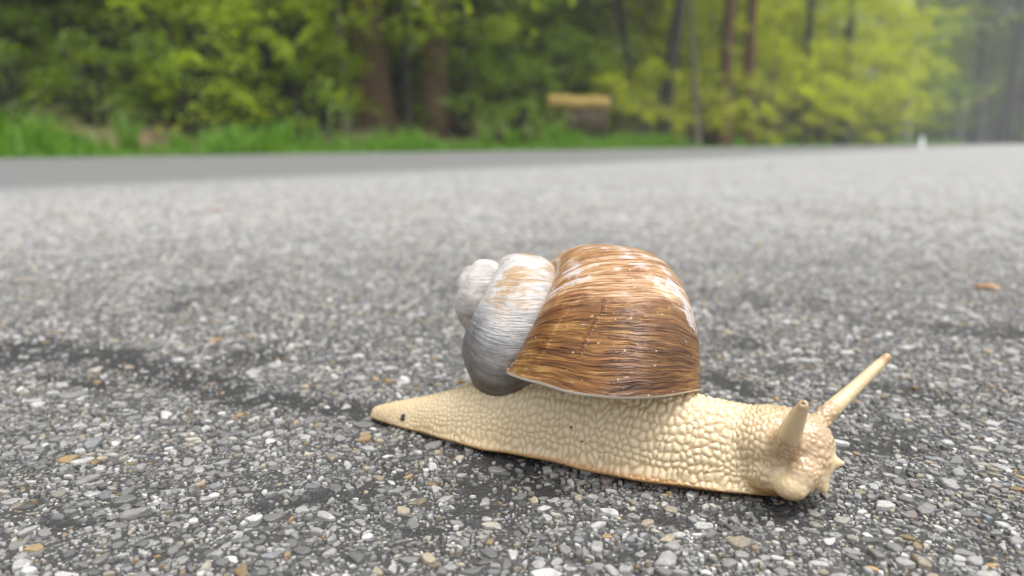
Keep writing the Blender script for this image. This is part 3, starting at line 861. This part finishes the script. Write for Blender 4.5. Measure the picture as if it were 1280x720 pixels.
def mat_shell():
    m = NT('snail_shell')
    tau, ph = m.attr('tau'), m.attr('phi')            # turns back from the lip; section angle in turns
    P = m.n('ShaderNodeTexCoord').outputs['Object']
    wob = m.noise(P, 120, 3, .5)
    tw = m.math('ADD', tau, m.math('MULTIPLY', m.math('SUBTRACT', wob, .5), .006))
    big = m.noise(P, 38, 3, .5)
    tw = m.math('ADD', tw, m.math('MULTIPLY', m.math('SUBTRACT', big, .5), .016))
    g1 = m.noise(m.xyz(m.math('MULTIPLY', tw, 105.), m.math('MULTIPLY', ph, 6.)), 1., 4, .65)
    g2 = m.noise(m.xyz(m.math('MULTIPLY', tw, 330.), m.math('MULTIPLY', ph, 14.)), 1., 3, .6)
    g3 = m.noise(m.xyz(m.math('MULTIPLY', tw, 26.), m.math('MULTIPLY', ph, 3.)), 1., 3, .55)
    pat = m.noise(P, 115, 5, .6, .4)
    pat2 = m.noise(P, 260, 4, .65, .8)
    g4 = m.noise(m.xyz(m.math('MULTIPLY', tw, 150.), m.math('MULTIPLY', ph, 7.), 3.), 1., 2, .5)
    thin = m.math('MULTIPLY', m.math('SUBTRACT', 1., m.rng(m.math('ABSOLUTE', m.math('SUBTRACT', g4, .5)), .0, .045)), m.rng(pat2, .35, .65))
    # two old scars running with the growth of the shell
    jag = m.math('MULTIPLY', m.math('SUBTRACT', m.noise(m.xyz(m.math('MULTIPLY', tau, 60.), 0., 5.), 1., 3, .7), .5), .05)
    def scar(p0, w, t0, t1):
        d_ = m.math('ABSOLUTE', m.math('SUBTRACT', m.math('ADD', ph, jag), p0))
        on = m.math('MULTIPLY', m.rng(tau, t0, t0 + .006), m.math('SUBTRACT', 1., m.rng(tau, t1, t1 + .01)))
        return m.math('MULTIPLY', on, m.math('SUBTRACT', 1., m.rng(d_, w * .3, w)))
    sc1 = scar(.355, .005, .03, .10); sc2 = scar(.418, .004, .02, .085)
    line = m.math('ADD', m.math('MULTIPLY', g1, .42), m.math('MULTIPLY', g2, .58))
    line = m.math('SUBTRACT', line, m.math('MULTIPLY', thin, .06))
    line = m.math('SUBTRACT', line, m.math('MULTIPLY', sc1, .04))
    line = m.math('ADD', line, m.math('MULTIPLY', sc2, .06))
    line = m.math('ADD', m.math('MULTIPLY', m.math('SUBTRACT', line, .5), 1.25), m.math('ADD', .47, m.math('MULTIPLY', m.math('SUBTRACT', pat, .5), .25)))
    brown = m.ramp(line, [(.28, (.040, .013, .003)), (.42, (.14, .052, .011)), (.54, (.27, .122, .030)), (.66, (.44, .25, .085)), (.78, (.62, .46, .25))])
    deep = m.ramp(line, [(.3, (.022, .008, .003)), (.5, (.085, .030, .009)), (.68, (.19, .085, .026)), (.82, (.36, .21, .09))])
    hue = m.noise(P, 55, 4, .6, .5)
    brown = m.mix(m.math('MULTIPLY', m.rng(hue, .5, .66), .6), brown, m.ramp(line, [(.3, (.03, .008, .003)), (.5, (.13, .040, .012)), (.7, (.32, .14, .05)), (.85, (.55, .39, .24))]))
    brown = m.mix(m.math('MULTIPLY', m.math('SUBTRACT', 1., m.rng(hue, .33, .46)), .6), brown, m.ramp(line, [(.3, (.10, .042, .009)), (.5, (.33, .18, .045)), (.7, (.56, .38, .14)), (.85, (.70, .56, .33))]))
    # a darker spiral band round the flank
    dph = m.math('SUBTRACT', ph, .225)
    band = m.math('MULTIPLY', m.ramp(m.math('ABSOLUTE', dph), [(.015, 1.), (.075, 0.)]), m.ramp(g3, [(.3, .35), (.6, 1.)]))
    body = m.mix(m.math('MULTIPLY', band, .8), brown, deep)
    # paler, yellower towards the top of the whorl (older skin, bleached)
    tj = m.math('ADD', tau, m.math('MULTIPLY', m.math('SUBTRACT', pat, .5), .10))
    old = m.rng(m.math('ADD', tau, m.math('MULTIPLY', m.math('SUBTRACT', pat, .5), .07)), .092, .122)
    tan = m.ramp(line, [(.26, (.12, .036, .012)), (.38, (.31, .125, .042)), (.48, (.50, .30, .14)), (.58, (.66, .51, .34)), (.70, (.78, .71, .61))])
    tan = m.mix(m.math('MULTIPLY', m.rng(hue, .5, .62), .6), tan, m.ramp(line, [(.3, (.14, .040, .013)), (.44, (.36, .15, .055)), (.58, (.60, .38, .20)), (.74, (.76, .66, .53))]))
    body = m.mix(m.math('MULTIPLY', old, .8), body, tan)
    # worn white, where the skin has come off: a ragged band, and scattered flakes above it
    ctr = m.math('ABSOLUTE', m.math('SUBTRACT', m.math('SUBTRACT', tau, m.math('MULTIPLY', m.math('SUBTRACT', ph, .36), .06)), .112))
    wear = m.math('ADD', m.math('MULTIPLY', m.math('SUBTRACT', 1., m.rng(ctr, .0, .035)), m.math('MULTIPLY', m.rng(big, .38, .62), .24)), m.math('MULTIPLY', pat, .62))
    wear = m.math('ADD', wear, m.math('MULTIPLY', m.rng(tau, .1, .16), m.math('MULTIPLY', m.rng(hue, .35, .6), .15)))
    wear = m.math('ADD', wear, m.math('MULTIPLY', m.math('SUBTRACT', g1, .5), .55))
    wear = m.math('ADD', wear, m.math('MULTIPLY', m.math('SUBTRACT', pat2, .5), .35))
    wearm = m.rng(wear, .415, .50)
    white = m.mix(pat2, (.44, .38, .39), (.78, .73, .69))
    body = m.mix(m.math('MULTIPLY', wearm, .8), body, white)
    # older whorls: grey-white lime with grey-blue and tan remains
    gp = m.math('ADD', m.math('MULTIPLY', g1, .5), m.math('MULTIPLY', pat, .5))
    lime = m.ramp(gp, [(.3, (.36, .34, .32)), (.43, (.58, .56, .55)), (.54, (.74, .72, .70)), (.68, (.88, .86, .83))])
    blue = m.ramp(gp, [(.3, (.15, .15, .155)), (.46, (.30, .30, .31)), (.58, (.48, .475, .475)), (.72, (.68, .66, .64))])
    grey = m.ramp(gp, [(.3, (.08, .066, .055)), (.48, (.20, .18, .165)), (.62, (.34, .31, .285)), (.75, (.5, .47, .43))])
    lime = m.mix(m.math('SUBTRACT', 1., m.rng(m.math('ADD', tj, m.math('MULTIPLY', m.math('SUBTRACT', hue, .5), .25)), .96, 1.10)), lime, blue)
    lime = m.mix(m.math('MULTIPLY', m.math('SUBTRACT', 1., m.rng(tj, .88, .97)), .8), lime, grey)
    tanm = m.math('MULTIPLY', m.rng(m.math('ADD', m.math('MULTIPLY', pat, .55), m.math('MULTIPLY', g1, .45)), .47, .57), m.rng(tj, .98, 1.08))
    tanm = m.math('MULTIPLY', tanm, m.math('SUBTRACT', 1., m.rng(tau, 1.4, 1.55)))
    lime = m.mix(m.math('MULTIPLY', tanm, .85), lime, m.ramp(line, [(.3, (.20, .085, .022)), (.55, (.45, .27, .10)), (.75, (.62, .49, .31))]))
    lime = m.mix(m.math('MULTIPLY', m.math('SUBTRACT', 1., m.rng(tj, .79, .88)), .85), lime, m.ramp(line, [(.3, (.035, .016, .008)), (.6, (.13, .07, .032)), (.8, (.27, .18, .11))]))
    lime = m.mix(m.math('MULTIPLY', m.math('GREATER_THAN', tau, 1.5), .8), lime, m.mix(m.rng(m.math('ADD', m.math('MULTIPLY', pat, .6), m.math('MULTIPLY', g1, .4)), .36, .62), (.36, .30, .27), (.86, .82, .78)))
    c = m.mix(m.rng(tau, .5, .56), body, lime)
    # pale thread along the suture
    sut = m.attr('seam')
    c = m.mix(m.math('MULTIPLY', sut, .75), c, (.66, .60, .53))
    # specks of sand
    vs = m.n('ShaderNodeTexVoronoi', Vector=P, Scale=420.)
    sp = m.ramp(m.math('ADD', vs.outputs['Distance'], m.math('MULTIPLY', pat, .35)), [(.22, 1.), (.26, 0.)])
    c = m.mix(m.math('MULTIPLY', sp, .7), c, (.62, .54, .42))
    h = m.math('ADD', m.math('SUBTRACT', m.math('MULTIPLY', g1, .8), m.math('ADD', m.math('MULTIPLY', thin, .35), m.math('MULTIPLY', sc1, .22))), m.math('ADD', m.math('MULTIPLY', g2, .5), m.math('MULTIPLY', pat2, .25)))
    m.bsdf(Base__Color=c, Roughness=m.ramp(pat, [(.3, .24), (.7, .5)]), Normal=m.bump(h, .7, .0007), Specular__IOR__Level=.5)
    return m.m


def mat_skin():
    m = NT('snail_skin'); P = m.n('ShaderNodeTexCoord').outputs['Object']
    n = m.noise(P, 90, 3, .5); f = m.noise(P, 1500, 3, .6)
    gro = m.attr('groove'); head = m.attr('head'); sole_hem_shade = m.attr('sole_hem_shade'); tip = m.attr('tip'); spk = m.attr('speck')
    c = m.mix(n, (.66, .50, .28), (.78, .65, .43))
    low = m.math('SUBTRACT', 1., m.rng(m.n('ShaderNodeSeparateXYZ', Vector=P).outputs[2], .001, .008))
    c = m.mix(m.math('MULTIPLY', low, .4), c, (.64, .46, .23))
    pale = m.math('MULTIPLY', m.attr('crest'), .5)
    c = m.mix(pale, c, (.80, .70, .54))
    c = m.mix(m.math('MULTIPLY', head, .8), c, (.46, .32, .20))
    c = m.mix(m.math('MULTIPLY', gro, .6), c, (.37, .23, .11))          # pigment of the skin between the tubercles
    c = m.mix(m.math('MULTIPLY', sole_hem_shade, .8), c, (.50, .26, .075))  # brown underside, plus shade painted along the low side of the foot
    c = m.mix(m.math('MULTIPLY', tip, .75), c, (.33, .19, .11))
    c = m.mix(spk, c, (.02, .015, .01))
    m.bsdf(Base__Color=c, Roughness=.25, Normal=m.bump(f, .25, .0003), Subsurface__Weight=.4,
           Coat__Weight=.45, Coat__Roughness=.12, Subsurface__Radius=(1., .55, .25), Subsurface__Scale=.0018, Specular__IOR__Level=.55)
    return m.m


def ellipsoid(c, r, rot=None, n=18, m=28):
    a = np.linspace(0, np.pi, n)[1:-1]; b = np.arange(m) / m * 2 * np.pi
    A, B = np.meshgrid(a, b, indexing='ij')
    V = np.stack([np.sin(A) * np.cos(B), np.sin(A) * np.sin(B), np.cos(A)], -1).reshape(-1, 3)
    V = np.vstack([V, [(0, 0, 1), (0, 0, -1)]]) * np.array(r)
    if rot is not None: V = V @ np.array(rot).T
    k = n - 2
    F = grid_faces(k, m)
    T = [(len(V) - 2, j, (j + 1) % m) for j in range(m)] + [(len(V) - 1, (k - 1) * m + (j + 1) % m, (k - 1) * m + j) for j in range(m)]
    return V + np.array(c), F, np.array(T)


def build_snail():
    root = link('snail', None); root.location = (.012, .150, 0); root.empty_display_size = .02
    tag(root, 'cream coloured snail with brown and grey shell crawling on the asphalt', 'snail')
    inv = -np.array(root.location)
    # ---------------- shell
    TH = -2 * np.pi * 4.6 * np.linspace(0, 1, 820) ** 1.45
    PH = np.linspace(0, 2 * np.pi, 200, endpoint=False)
    tau = -TH / (2 * np.pi)
    flare = 1 + .022 * np.exp(-(tau / .006) ** 1.0)
    # real growth ridges
    pp = np.stack([tau[:, None] * 60 + 0 * PH[None], np.cos(PH)[None] * 1.2 + 0 * tau[:, None], np.sin(PH)[None] * 1.2 + 0 * tau[:, None]], -1).reshape(-1, 3)
    rid = (fbm(pp, 3, 71) - .5).reshape(len(TH), len(PH))
    pp2 = pp.copy(); pp2[:, 0] = np.repeat(tau * 9, len(PH))
    rid2 = (fbm(pp2, 2, 75) - .5).reshape(len(TH), len(PH))
    V, th, ph = shell_surface(TH, PH, flare[:, None] * (1 + .014 * rid + .012 * rid2))
    n, mm = th.shape
    phd = (np.degrees(PH) % 360) / 360
    attrs = {'tau': np.repeat(tau, mm), 'phi': np.tile(phd, n)}
    seam = np.exp(-((np.degrees(PH) - SEAM_PH) / 2.2) ** 2)
    attrs['seam'] = np.tile(seam, n)
    F = grid_faces(n, mm)
    me = mesh_np('shell', V.reshape(-1, 3) + inv, [F], True, attrs)
    shell = link('shell', me, root, mat_shell())
    shell['label'] = 'globular spiral shell, brown body whorl and worn grey older whorls'
    # rim and inner wall
    THi = np.concatenate([[0, 0, 0], -np.linspace(.01, 1.9, 40)])
    ex = np.concatenate([[1.024, 1.0, .935], np.full(40, .925)])
    W, th2, ph2 = shell_surface(THi, PH, ex[:, None])
    W[1] += (W[1] - W[5]) / (np.linalg.norm(W[1] - W[5], axis=1)[:, None] + 1e-9) * .0006
    lipm = mat_plain('shell_lip', (.70, .60, .46), (.86, .79, .68), 300, .45, .2, .0003)
    Fl = grid_faces(len(THi), mm)[:, ::-1]
    link('aperture_lip', mesh_np('aperture_lip', W.reshape(-1, 3) + inv, [Fl], True), shell, lipm)

    # ---------------- body: loft along the foot, then head, lobes and tentacles, welded into one skin
    acc = Acc()
    near = np.array([(-.0345, .1690), (-.0290, .1640), (-.0220, .1590), (-.0144, .1555), (-.0100, .1515), (-.004, .1490), (.0035, .1462), (.0107, .1428), (.0166, .1398), (.0225, .1370), (.0283, .1342), (.0345, .1315), (.0405, .1300), (.0465, .1290), (.0505, .1285), (.0540, .1290)])
    wid = np.array([.0016, .0042, .0062, .0082, .0098, .0108, .0114, .0116, .0114, .0110, .0106, .0102, .0098, .0092, .0082, .0058])
    hgt = np.array([.0026, .0055, .0078, .0110, .0138, .0158, .0175, .0190, .0195, .0190, .0180, .0166, .0158, .0154, .0150, .0128])
    rise = np.array([.0003, .0004, .0007, .0012, .0012, .0012, .0015, .0020, .0024, .0026, .0026, .0022, .0016, .0012, .0010, .0008])
    near = near * (1 - rise / CAM_H)[:, None]             # the free edge of the foot stands a little above the road
    tang = np.gradient(near, axis=0); tang /= np.linalg.norm(tang, axis=1)[:, None]
    for _ in range(3): tang[1:-1] = (tang[:-2] + tang[1:-1] * 2 + tang[2:]) / 4
    tang /= np.linalg.norm(tang, axis=1)[:, None]
    nor = np.stack([-tang[:, 1], tang[:, 0]], 1)
    mid = near + nor * wid[:, None]
    for _ in range(2): mid[1:-1] = (mid[:-2] + 2 * mid[1:-1] + mid[2:]) / 4
    ss = np.linspace(0, len(near) - 1, 150); ii = np.arange(len(near))
    def cub(a):                           # smooth interpolation
        a = np.asarray(a, float); o = np.interp(ss, ii, a) if a.ndim == 1 else np.stack([np.interp(ss, ii, a[:, k]) for k in range(a.shape[1])], 1)
        for _ in range(40):
            o[1:-1] = (o[:-2] + 2 * o[1:-1] + o[2:]) / 4
        return o
    M_, Wd, Hg, Nn = cub(mid), cub(wid), cub(hgt), cub(nor)
    Nn /= np.linalg.norm(Nn, axis=1)[:, None]
    K = 64; al = np.linspace(0, np.pi, K)                # near foot edge over the back to the far edge
    arc = np.concatenate([[0], np.cumsum(np.linalg.norm(np.diff(M_, axis=0), axis=1))])
    wave = .0003 * np.sin(arc * 230) + .00015 * np.sin(arc * 560 + 1)
    lift = cub(rise) + .0002 * np.sin(arc * 170 + .5)
    rings = []
    for k in range(len(ss)):
        w, h = Wd[k], Hg[k]
        sn = np.sin(al); z = h * sn ** .86
        lat = np.cos(al) * w * (.86 + .0 * sn)
        skirt = np.exp(-z / .0022)
        lat = lat * (1 + .16 * skirt) + np.sign(np.cos(al)) * wave[k] * skirt * min(1, w / .006)
        zz = z + lift[k] * skirt * min(1, w / .005)
        up = np.stack([M_[k, 0] - Nn[k, 0] * lat, M_[k, 1] - Nn[k, 1] * lat, zz], 1)
        lb = np.linspace(-lat[0] * .96, lat[0] * .96, 20)       # sole
        e = np.abs(lb / (lat[0] + 1e-9))
        zb = -.0004 + (lift[k] * .6 + .0004) * smooth01(.58, .92, e) * min(1, w / .005)
        lo = np.stack([M_[k, 0] - Nn[k, 0] * lb, M_[k, 1] - Nn[k, 1] * lb, zb], 1)
        rings.append(np.vstack([up, lo]))
    RV = np.array(rings); nr, mk = RV.shape[:2]
    V = RV.reshape(-1, 3); F = grid_faces(nr, mk)
    V = np.vstack([V, RV[0].mean(0), RV[-1].mean(0)])
    T = [(nr * mk, (j + 1) % mk, j) for j in range(mk)] + [(nr * mk + 1, (nr - 1) * mk + j, (nr - 1) * mk + (j + 1) % mk) for j in range(mk)]
    acc.add(V, F, np.array(T))
    fwd = np.array([.86, -.50, 0.]); sid = np.array([.50, .86, 0.]); upv = np.array([0, 0, 1.]); rot = np.stack([fwd, sid, upv], 1)
    acc.add(*ellipsoid(at(970, 552, .1400), (.0100, .0078, .0068), rot))
    acc.add(*ellipsoid(at(1000, 558, .1370), (.0062, .0062, .0064), rot))
    acc.add(*ellipsoid(at(1016, 576, .1350), (.0038, .0046, .0052), rot))
    acc.add(*ellipsoid(at(988, 610, .1315), (.0032, .0021, .0023), rot))      # near mouth lobe
    acc.add(*ellipsoid(at(1006, 590, .1330), (.0034, .0042, .0036), rot))
    acc.add(*ellipsoid(at(966, 590, .1372), (.0056, .0048, .0042), rot))
    def limb(pts, rad):
        P = np.array(pts); t = np.linspace(0, len(P) - 1, 26)
        Q = np.stack([np.interp(t, np.arange(len(P)), P[:, k]) for k in range(3)], 1); r = np.interp(t, np.arange(len(P)), rad)
        for _ in range(8): Q[1:-1] = (Q[:-2] + 2 * Q[1:-1] + Q[2:]) / 4; r[1:-1] = (r[:-2] + 2 * r[1:-1] + r[2:]) / 4
        V, F, T3 = tube(Q, r, 18)
        V = np.vstack([V, Q[:1]]); k = len(V) - 1
        acc.add(V, F, np.vstack([T3, [((j + 1) % 18, j, k) for j in range(18)]]))
        acc.add(*ellipsoid(Q[-1], (r[-1] * 1.03,) * 3, None, 12, 18))
    t_near = at(1004, 507, .1226); t_far = at(1108, 447, .1420)
    limb([at(982, 556, .1330), at(986, 545, .1302), at(996, 523, .1258), t_near], [.0030, .0023, .0016, .00098])
    limb([at(1012, 540, .1385), at(1024, 526, .1392), at(1066, 487, .1408), t_far], [.0026, .0020, .00140, .00094])
    limb([at(1022, 574, .1345), at(1036, 577, .1340), at(1053, 579, .1335)], [.0026, .0016, .0007])     # lower feeler
    limb([at(1014, 592, .1340), at(1024, 601, .1330), at(1030, 611, .1322)], [.0028, .0022, .0010])     # far mouth lobe
    raw = acc.mesh('body')
    tmp = bpy.data.objects.new('body_raw', raw); COL.objects.link(tmp)
    md = tmp.modifiers.new('r', 'REMESH'); md.mode = 'VOXEL'; md.voxel_size = .00026; md.adaptivity = 0
    dg = bpy.context.evaluated_depsgraph_get(); dg.update()
    me = bpy.data.meshes.new_from_object(tmp.evaluated_get(dg))
    bpy.data.objects.remove(tmp); bpy.data.meshes.remove(raw)
    nv = len(me.vertices); V = np.empty(nv * 3, np.float32); me.vertices.foreach_get('co', V); V = V.reshape(-1, 3).astype(float)
    ed = np.empty(len(me.edges) * 2, np.int32); me.edges.foreach_get('vertices', ed); ed = ed.reshape(-1, 2)
    deg = np.bincount(ed.ravel(), minlength=nv)[:, None]
    def lap(A, it, f=.5):
        for _ in range(it):
            s = np.zeros_like(A); np.add.at(s, ed[:, 0], A[ed[:, 1]]); np.add.at(s, ed[:, 1], A[ed[:, 0]])
            A = A * (1 - f) + f * s / deg
        return A
    thin = np.minimum.reduce([np.linalg.norm(V - q, axis=1) for q in (t_near, t_far)])
    S1 = lap(V, 26); keep = smooth01(.002, .012, thin)[:, None]; S0 = lap(V, 3)
    V = S0 * (1 - keep) + S1 * keep
    me.vertices.foreach_set('co', V.astype(np.float32).ravel()); me.update()
    N = np.empty(nv * 3, np.float32); me.vertices.foreach_get('normal', N); N = N.reshape(-1, 3).astype(float)
    # body frame coordinates in millimetres: along, across, up
    ax = np.array([.893, -.45]); ax /= np.linalg.norm(ax); org = np.array([-.0345, .169])
    u = ((V[:, :2] - org) @ ax) * 1000; v = ((V[:, :2] - org) @ np.array([-ax[1], ax[0]])) * 1000; z = V[:, 2] * 1000
    hd = smooth01(80, 94, u)                                   # towards the head the tubercles shrink
    tl = 1 - smooth01(12, 40, u)
    # girth coordinate: angle round the body's long axis
    mu = ((M_ - org) @ ax) * 1000; mv = ((M_ - org) @ np.array([-ax[1], ax[0]])) * 1000
    vm = np.interp(u, mu, mv)
    gir = np.arctan2(np.maximum(z - .5, 0), vm - v) * 11.5
    wu = fbm(np.stack([u * .3, gir * .3, z * 0], 1), 2, 61) - .5
    wv = fbm(np.stack([u * .3, gir * .3, z * 0 + 9], 1), 2, 64) - .5
    gg = np.minimum(gir, 36.1 - gir)                             # distance up from the foot edge
    gs = np.where(gg < 5, gg / 2.6, 5 / 2.6 + (gg - 5) / 1.4)     # tall cells along the foot, rounder above
    gs = np.where(gir > 18, 40 - gs, gs)
    cs = 1 - .33 * hd - .30 * tl
    cu = np.cumsum(np.full(201, .6)); uu = np.linspace(-5, 115, 201)
    csu = 1.30 * (1 - .36 * smooth01(80, 94, uu) - .28 * (1 - smooth01(12, 40, uu)))
    umap = np.interp(u, uu, np.cumsum(.6 / csu))
    p = np.stack([umap + wu * 1.2, gs / (1 - .25 * hd) + wv * .9, 0 * u + .5], 1)
    def worley2(p, s, jit):
        f = np.floor(p).astype(np.int64); d1 = np.full(len(p), 9.); d2 = np.full(len(p), 9.)
        for a_ in (-2, -1, 0, 1, 2):
            for b_ in (-2, -1, 0, 1, 2):
                i, j = f[:, 0] + a_, f[:, 1] + b_; k = 0 * i
                d = np.hypot(i + .5 + jit * (hash3(i, j, k, s + 1) - .5) - p[:, 0], j + .5 + jit * (hash3(i, j, k, s + 2) - .5) - p[:, 1])
                d2 = np.minimum(d2, np.maximum(d1, d)); d1 = np.minimum(d1, d)
        return d1, d2
    d1, d2 = worley2(p, 7, .72)
    q3 = np.stack([u, v, z], 1) / 1.15; h1, h2 = worley(q3, 27, .9)       # head: small even grains
    hm = smooth01(88, 95, u)
    d1 = d1 * (1 - hm) + h1 * hm; dd_ = (d2 - d1 * 1.0) * (1 - hm) + (h2 - h1) * hm
    dd_ = np.where(hm > 0, dd_, d2 - d1)
    tt = np.clip(d1 / (.5 * (2 * d1 + np.maximum(dd_, 1e-3))), 0, 1); cell = 1 - tt ** 3.0
    gro_ = np.exp(-np.maximum(dd_, 0) / .10)
    p2 = p * 2.6 + 11; e1, e2 = worley2(p2, 17, .9); fine = np.clip((e2 - e1) / .4, 0, 1)
    ten = np.maximum.reduce([1 - smooth01(.0085, .0125, np.linalg.norm(V - (0.75 * t_far + .25 * at(1024, 526, .1392)), axis=1)),
                             1 - smooth01(.0042, .0065, np.linalg.norm(V - (.55 * t_near + .45 * at(986, 545, .1302)), axis=1)),
                             1 - smooth01(.002, .004, np.linalg.norm(V - at(1050, 579, .1335), axis=1))])
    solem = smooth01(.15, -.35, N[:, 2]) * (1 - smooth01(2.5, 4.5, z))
    lobe = np.maximum(1 - smooth01(.0032, .0046, np.linalg.norm((V - at(990, 608, .1312)) * np.array([1, 1, 1.15]), axis=1)), 1 - smooth01(.002, .0036, np.linalg.norm(V - at(1029, 606, .1325), axis=1)))
    amp = .00042 * (1 - .9 * ten) * (1 - .62 * lobe) * (1 - solem) * (1 - .35 * hd) * (.50 + .62 * smooth01(38, 78, u))
    V = V + N * (amp * (cell - .6) * 1.1 + amp * .22 * (fine - .5))[:, None]
    V[:, 2] += .0
    me.vertices.foreach_set('co', (V + inv).astype(np.float32).ravel())
    me.polygons.foreach_set('use_smooth', np.ones(len(me.polygons), bool)); me.update()
    dt = np.minimum(np.linalg.norm(V - t_far, axis=1) / .0021, np.linalg.norm(V - t_near, axis=1) / .0011)
    headc = smooth01(84, 98, u) * (1 - ten) * (1 - .6 * lobe)
    spk = np.zeros(nv)
    for (sx, sy, st, r) in [(503, 524, .163, .0007), (504, 520, .1633, .0006), (714, 534, .1405, .00035), (727, 552, .138, .00022), (568, 545, .152, .0002)]:
        q = at(sx, sy, st)
        dd = V - q; dirv = q - np.array([0, 0, CAM_H]); dirv /= np.linalg.norm(dirv)
        dd = dd - (dd @ dirv)[:, None] * dirv
        spk = np.maximum(spk, (1 - smooth01(.6, 1.1, np.linalg.norm(dd, axis=1) / r)) * (N @ dirv < 0))
    for k, a in {'crest': np.clip(cell * 1.6 - .7, 0, 1) * (1 - ten) * (1 - solem), 'groove': gro_ * (1 - ten) * (1 - solem) * (1 - lobe), 'head': headc, 'sole_hem_shade': np.maximum(solem, (1 - smooth01(-.1, .8, z - np.interp(u, arc * 1000, lift * 1000))) * smooth01(8, 25, u) * (1 - smooth01(72, 90, u))), 'tip': 1 - smooth01(.5, 1.1, dt), 'speck': spk}.items():
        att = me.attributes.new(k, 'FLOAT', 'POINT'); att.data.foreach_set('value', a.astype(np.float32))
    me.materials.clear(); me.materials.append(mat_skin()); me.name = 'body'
    b = link('body', me, root); b['label'] = 'cream wrinkled foot, neck and head with feelers'
    print('body verts', nv, 'u range', u.min(), u.max())
    em = mat_plain('eye_spot', (.12, .085, .06), (.2, .15, .11), 900, .3)
    for q, dr in ((t_far, (at(1112, 443, .1422) - t_far)), (t_near, at(1005, 501, .1215) - t_near)):
        dr = dr / np.linalg.norm(dr)
        V, F, T = ellipsoid(q + dr * .00062 + inv, (.00040,) * 3, None, 10, 14)
        link('eye', mesh_np('eye', V, [F, T], True), b, em)


SEAM_PH = 181.


def build_debris():
    m1 = mat_plain('orange_leaf', (.80, .27, .03), (.90, .40, .06), 700, .6)
    m2 = mat_plain('russet_leaf', (.26, .10, .05), (.38, .17, .09), 500, .7)
    m3 = mat_plain('straw_leaf', (.50, .40, .24), (.62, .52, .34), 500, .7)
    for px, py, L, m, lab in [(1233, 361, .009, m1, 'bright orange leaf scrap lying alone on the grey asphalt'),
                              (812, 319, .0075, m2, 'rust brown leaf scrap on the asphalt behind the snail shell'),
                              (188, 229, .011, m2, 'reddish leaf scrap on the seam of the two asphalt lanes'),
                              (229, 219, .020, m3, 'pale straw coloured leaf scrap on the smooth asphalt lane'),
                              (268, 264, .008, m2, 'dark reddish leaf scrap on the coarse asphalt'),
                              (963, 209, .03, m2, 'brown leaf on the distant coarse asphalt')]:
        p = ground(px, py); rs = np.random.default_rng(int(px)); n = 12
        a = np.arange(n) / n * 2 * np.pi; r = L * .5 * (.75 + .35 * rs.random(n))
        V = []
        for z in (0., .00035):
            for k in range(n): V.append((math.cos(a[k]) * r[k] * 1.25, math.sin(a[k]) * r[k] * .8, z + L * .10 * abs(math.sin(a[k] * .5 + .4)) ** 2 + L * .05))
        V += [(0, 0, L * .05), (0, 0, L * .05 + .00035)]
        T = [((k + 1) % n, k, 2 * n) for k in range(n)] + [(n + k, n + (k + 1) % n, 2 * n + 1) for k in range(n)]
        Q = [(k, (k + 1) % n, n + (k + 1) % n, n + k) for k in range(n)]
        o = link('leaf_scrap', mesh_np('leaf_scrap', np.array(V), [np.array(Q), np.array(T)], False), None, m)
        o.location = (p[0], p[1], .0003 if p[1] < .9 else .0005); o.rotation_euler = (0, 0, rs.uniform(0, 3))
        tag(o, lab, 'leaf')


def build_haze():
    m = NT('mist')
    pv = m.n('ShaderNodeVolumePrincipled', Color=(.93, .96, 1., 1.), Density=.004, Anisotropy=.25)
    m.t.links.new(pv.outputs[0], m.out.inputs['Volume'])
    x0, x1, y0, y1, z0, z1 = -60, 120, -12, 140, -1.2, 19
    V = np.array([(x, y, z) for z in (z0, z1) for y in (y0, y1) for x in (x0, x1)], float)
    F = np.array([(0, 2, 3, 1), (4, 5, 7, 6), (0, 1, 5, 4), (2, 6, 7, 3), (0, 4, 6, 2), (1, 3, 7, 5)])
    o = link('haze', mesh_np('haze', V, [F]), None, m.m)
    tag(o, 'thin pale mist hanging along the forest road', 'haze', kind='stuff')


import time as _t
_t0 = _t.time()
road = build_road()
build_stones(road); print('stones', _t.time() - _t0)
build_ground()
build_forest(); print('forest', _t.time() - _t0)
build_snail(); print('snail', _t.time() - _t0)
build_debris()
build_haze()
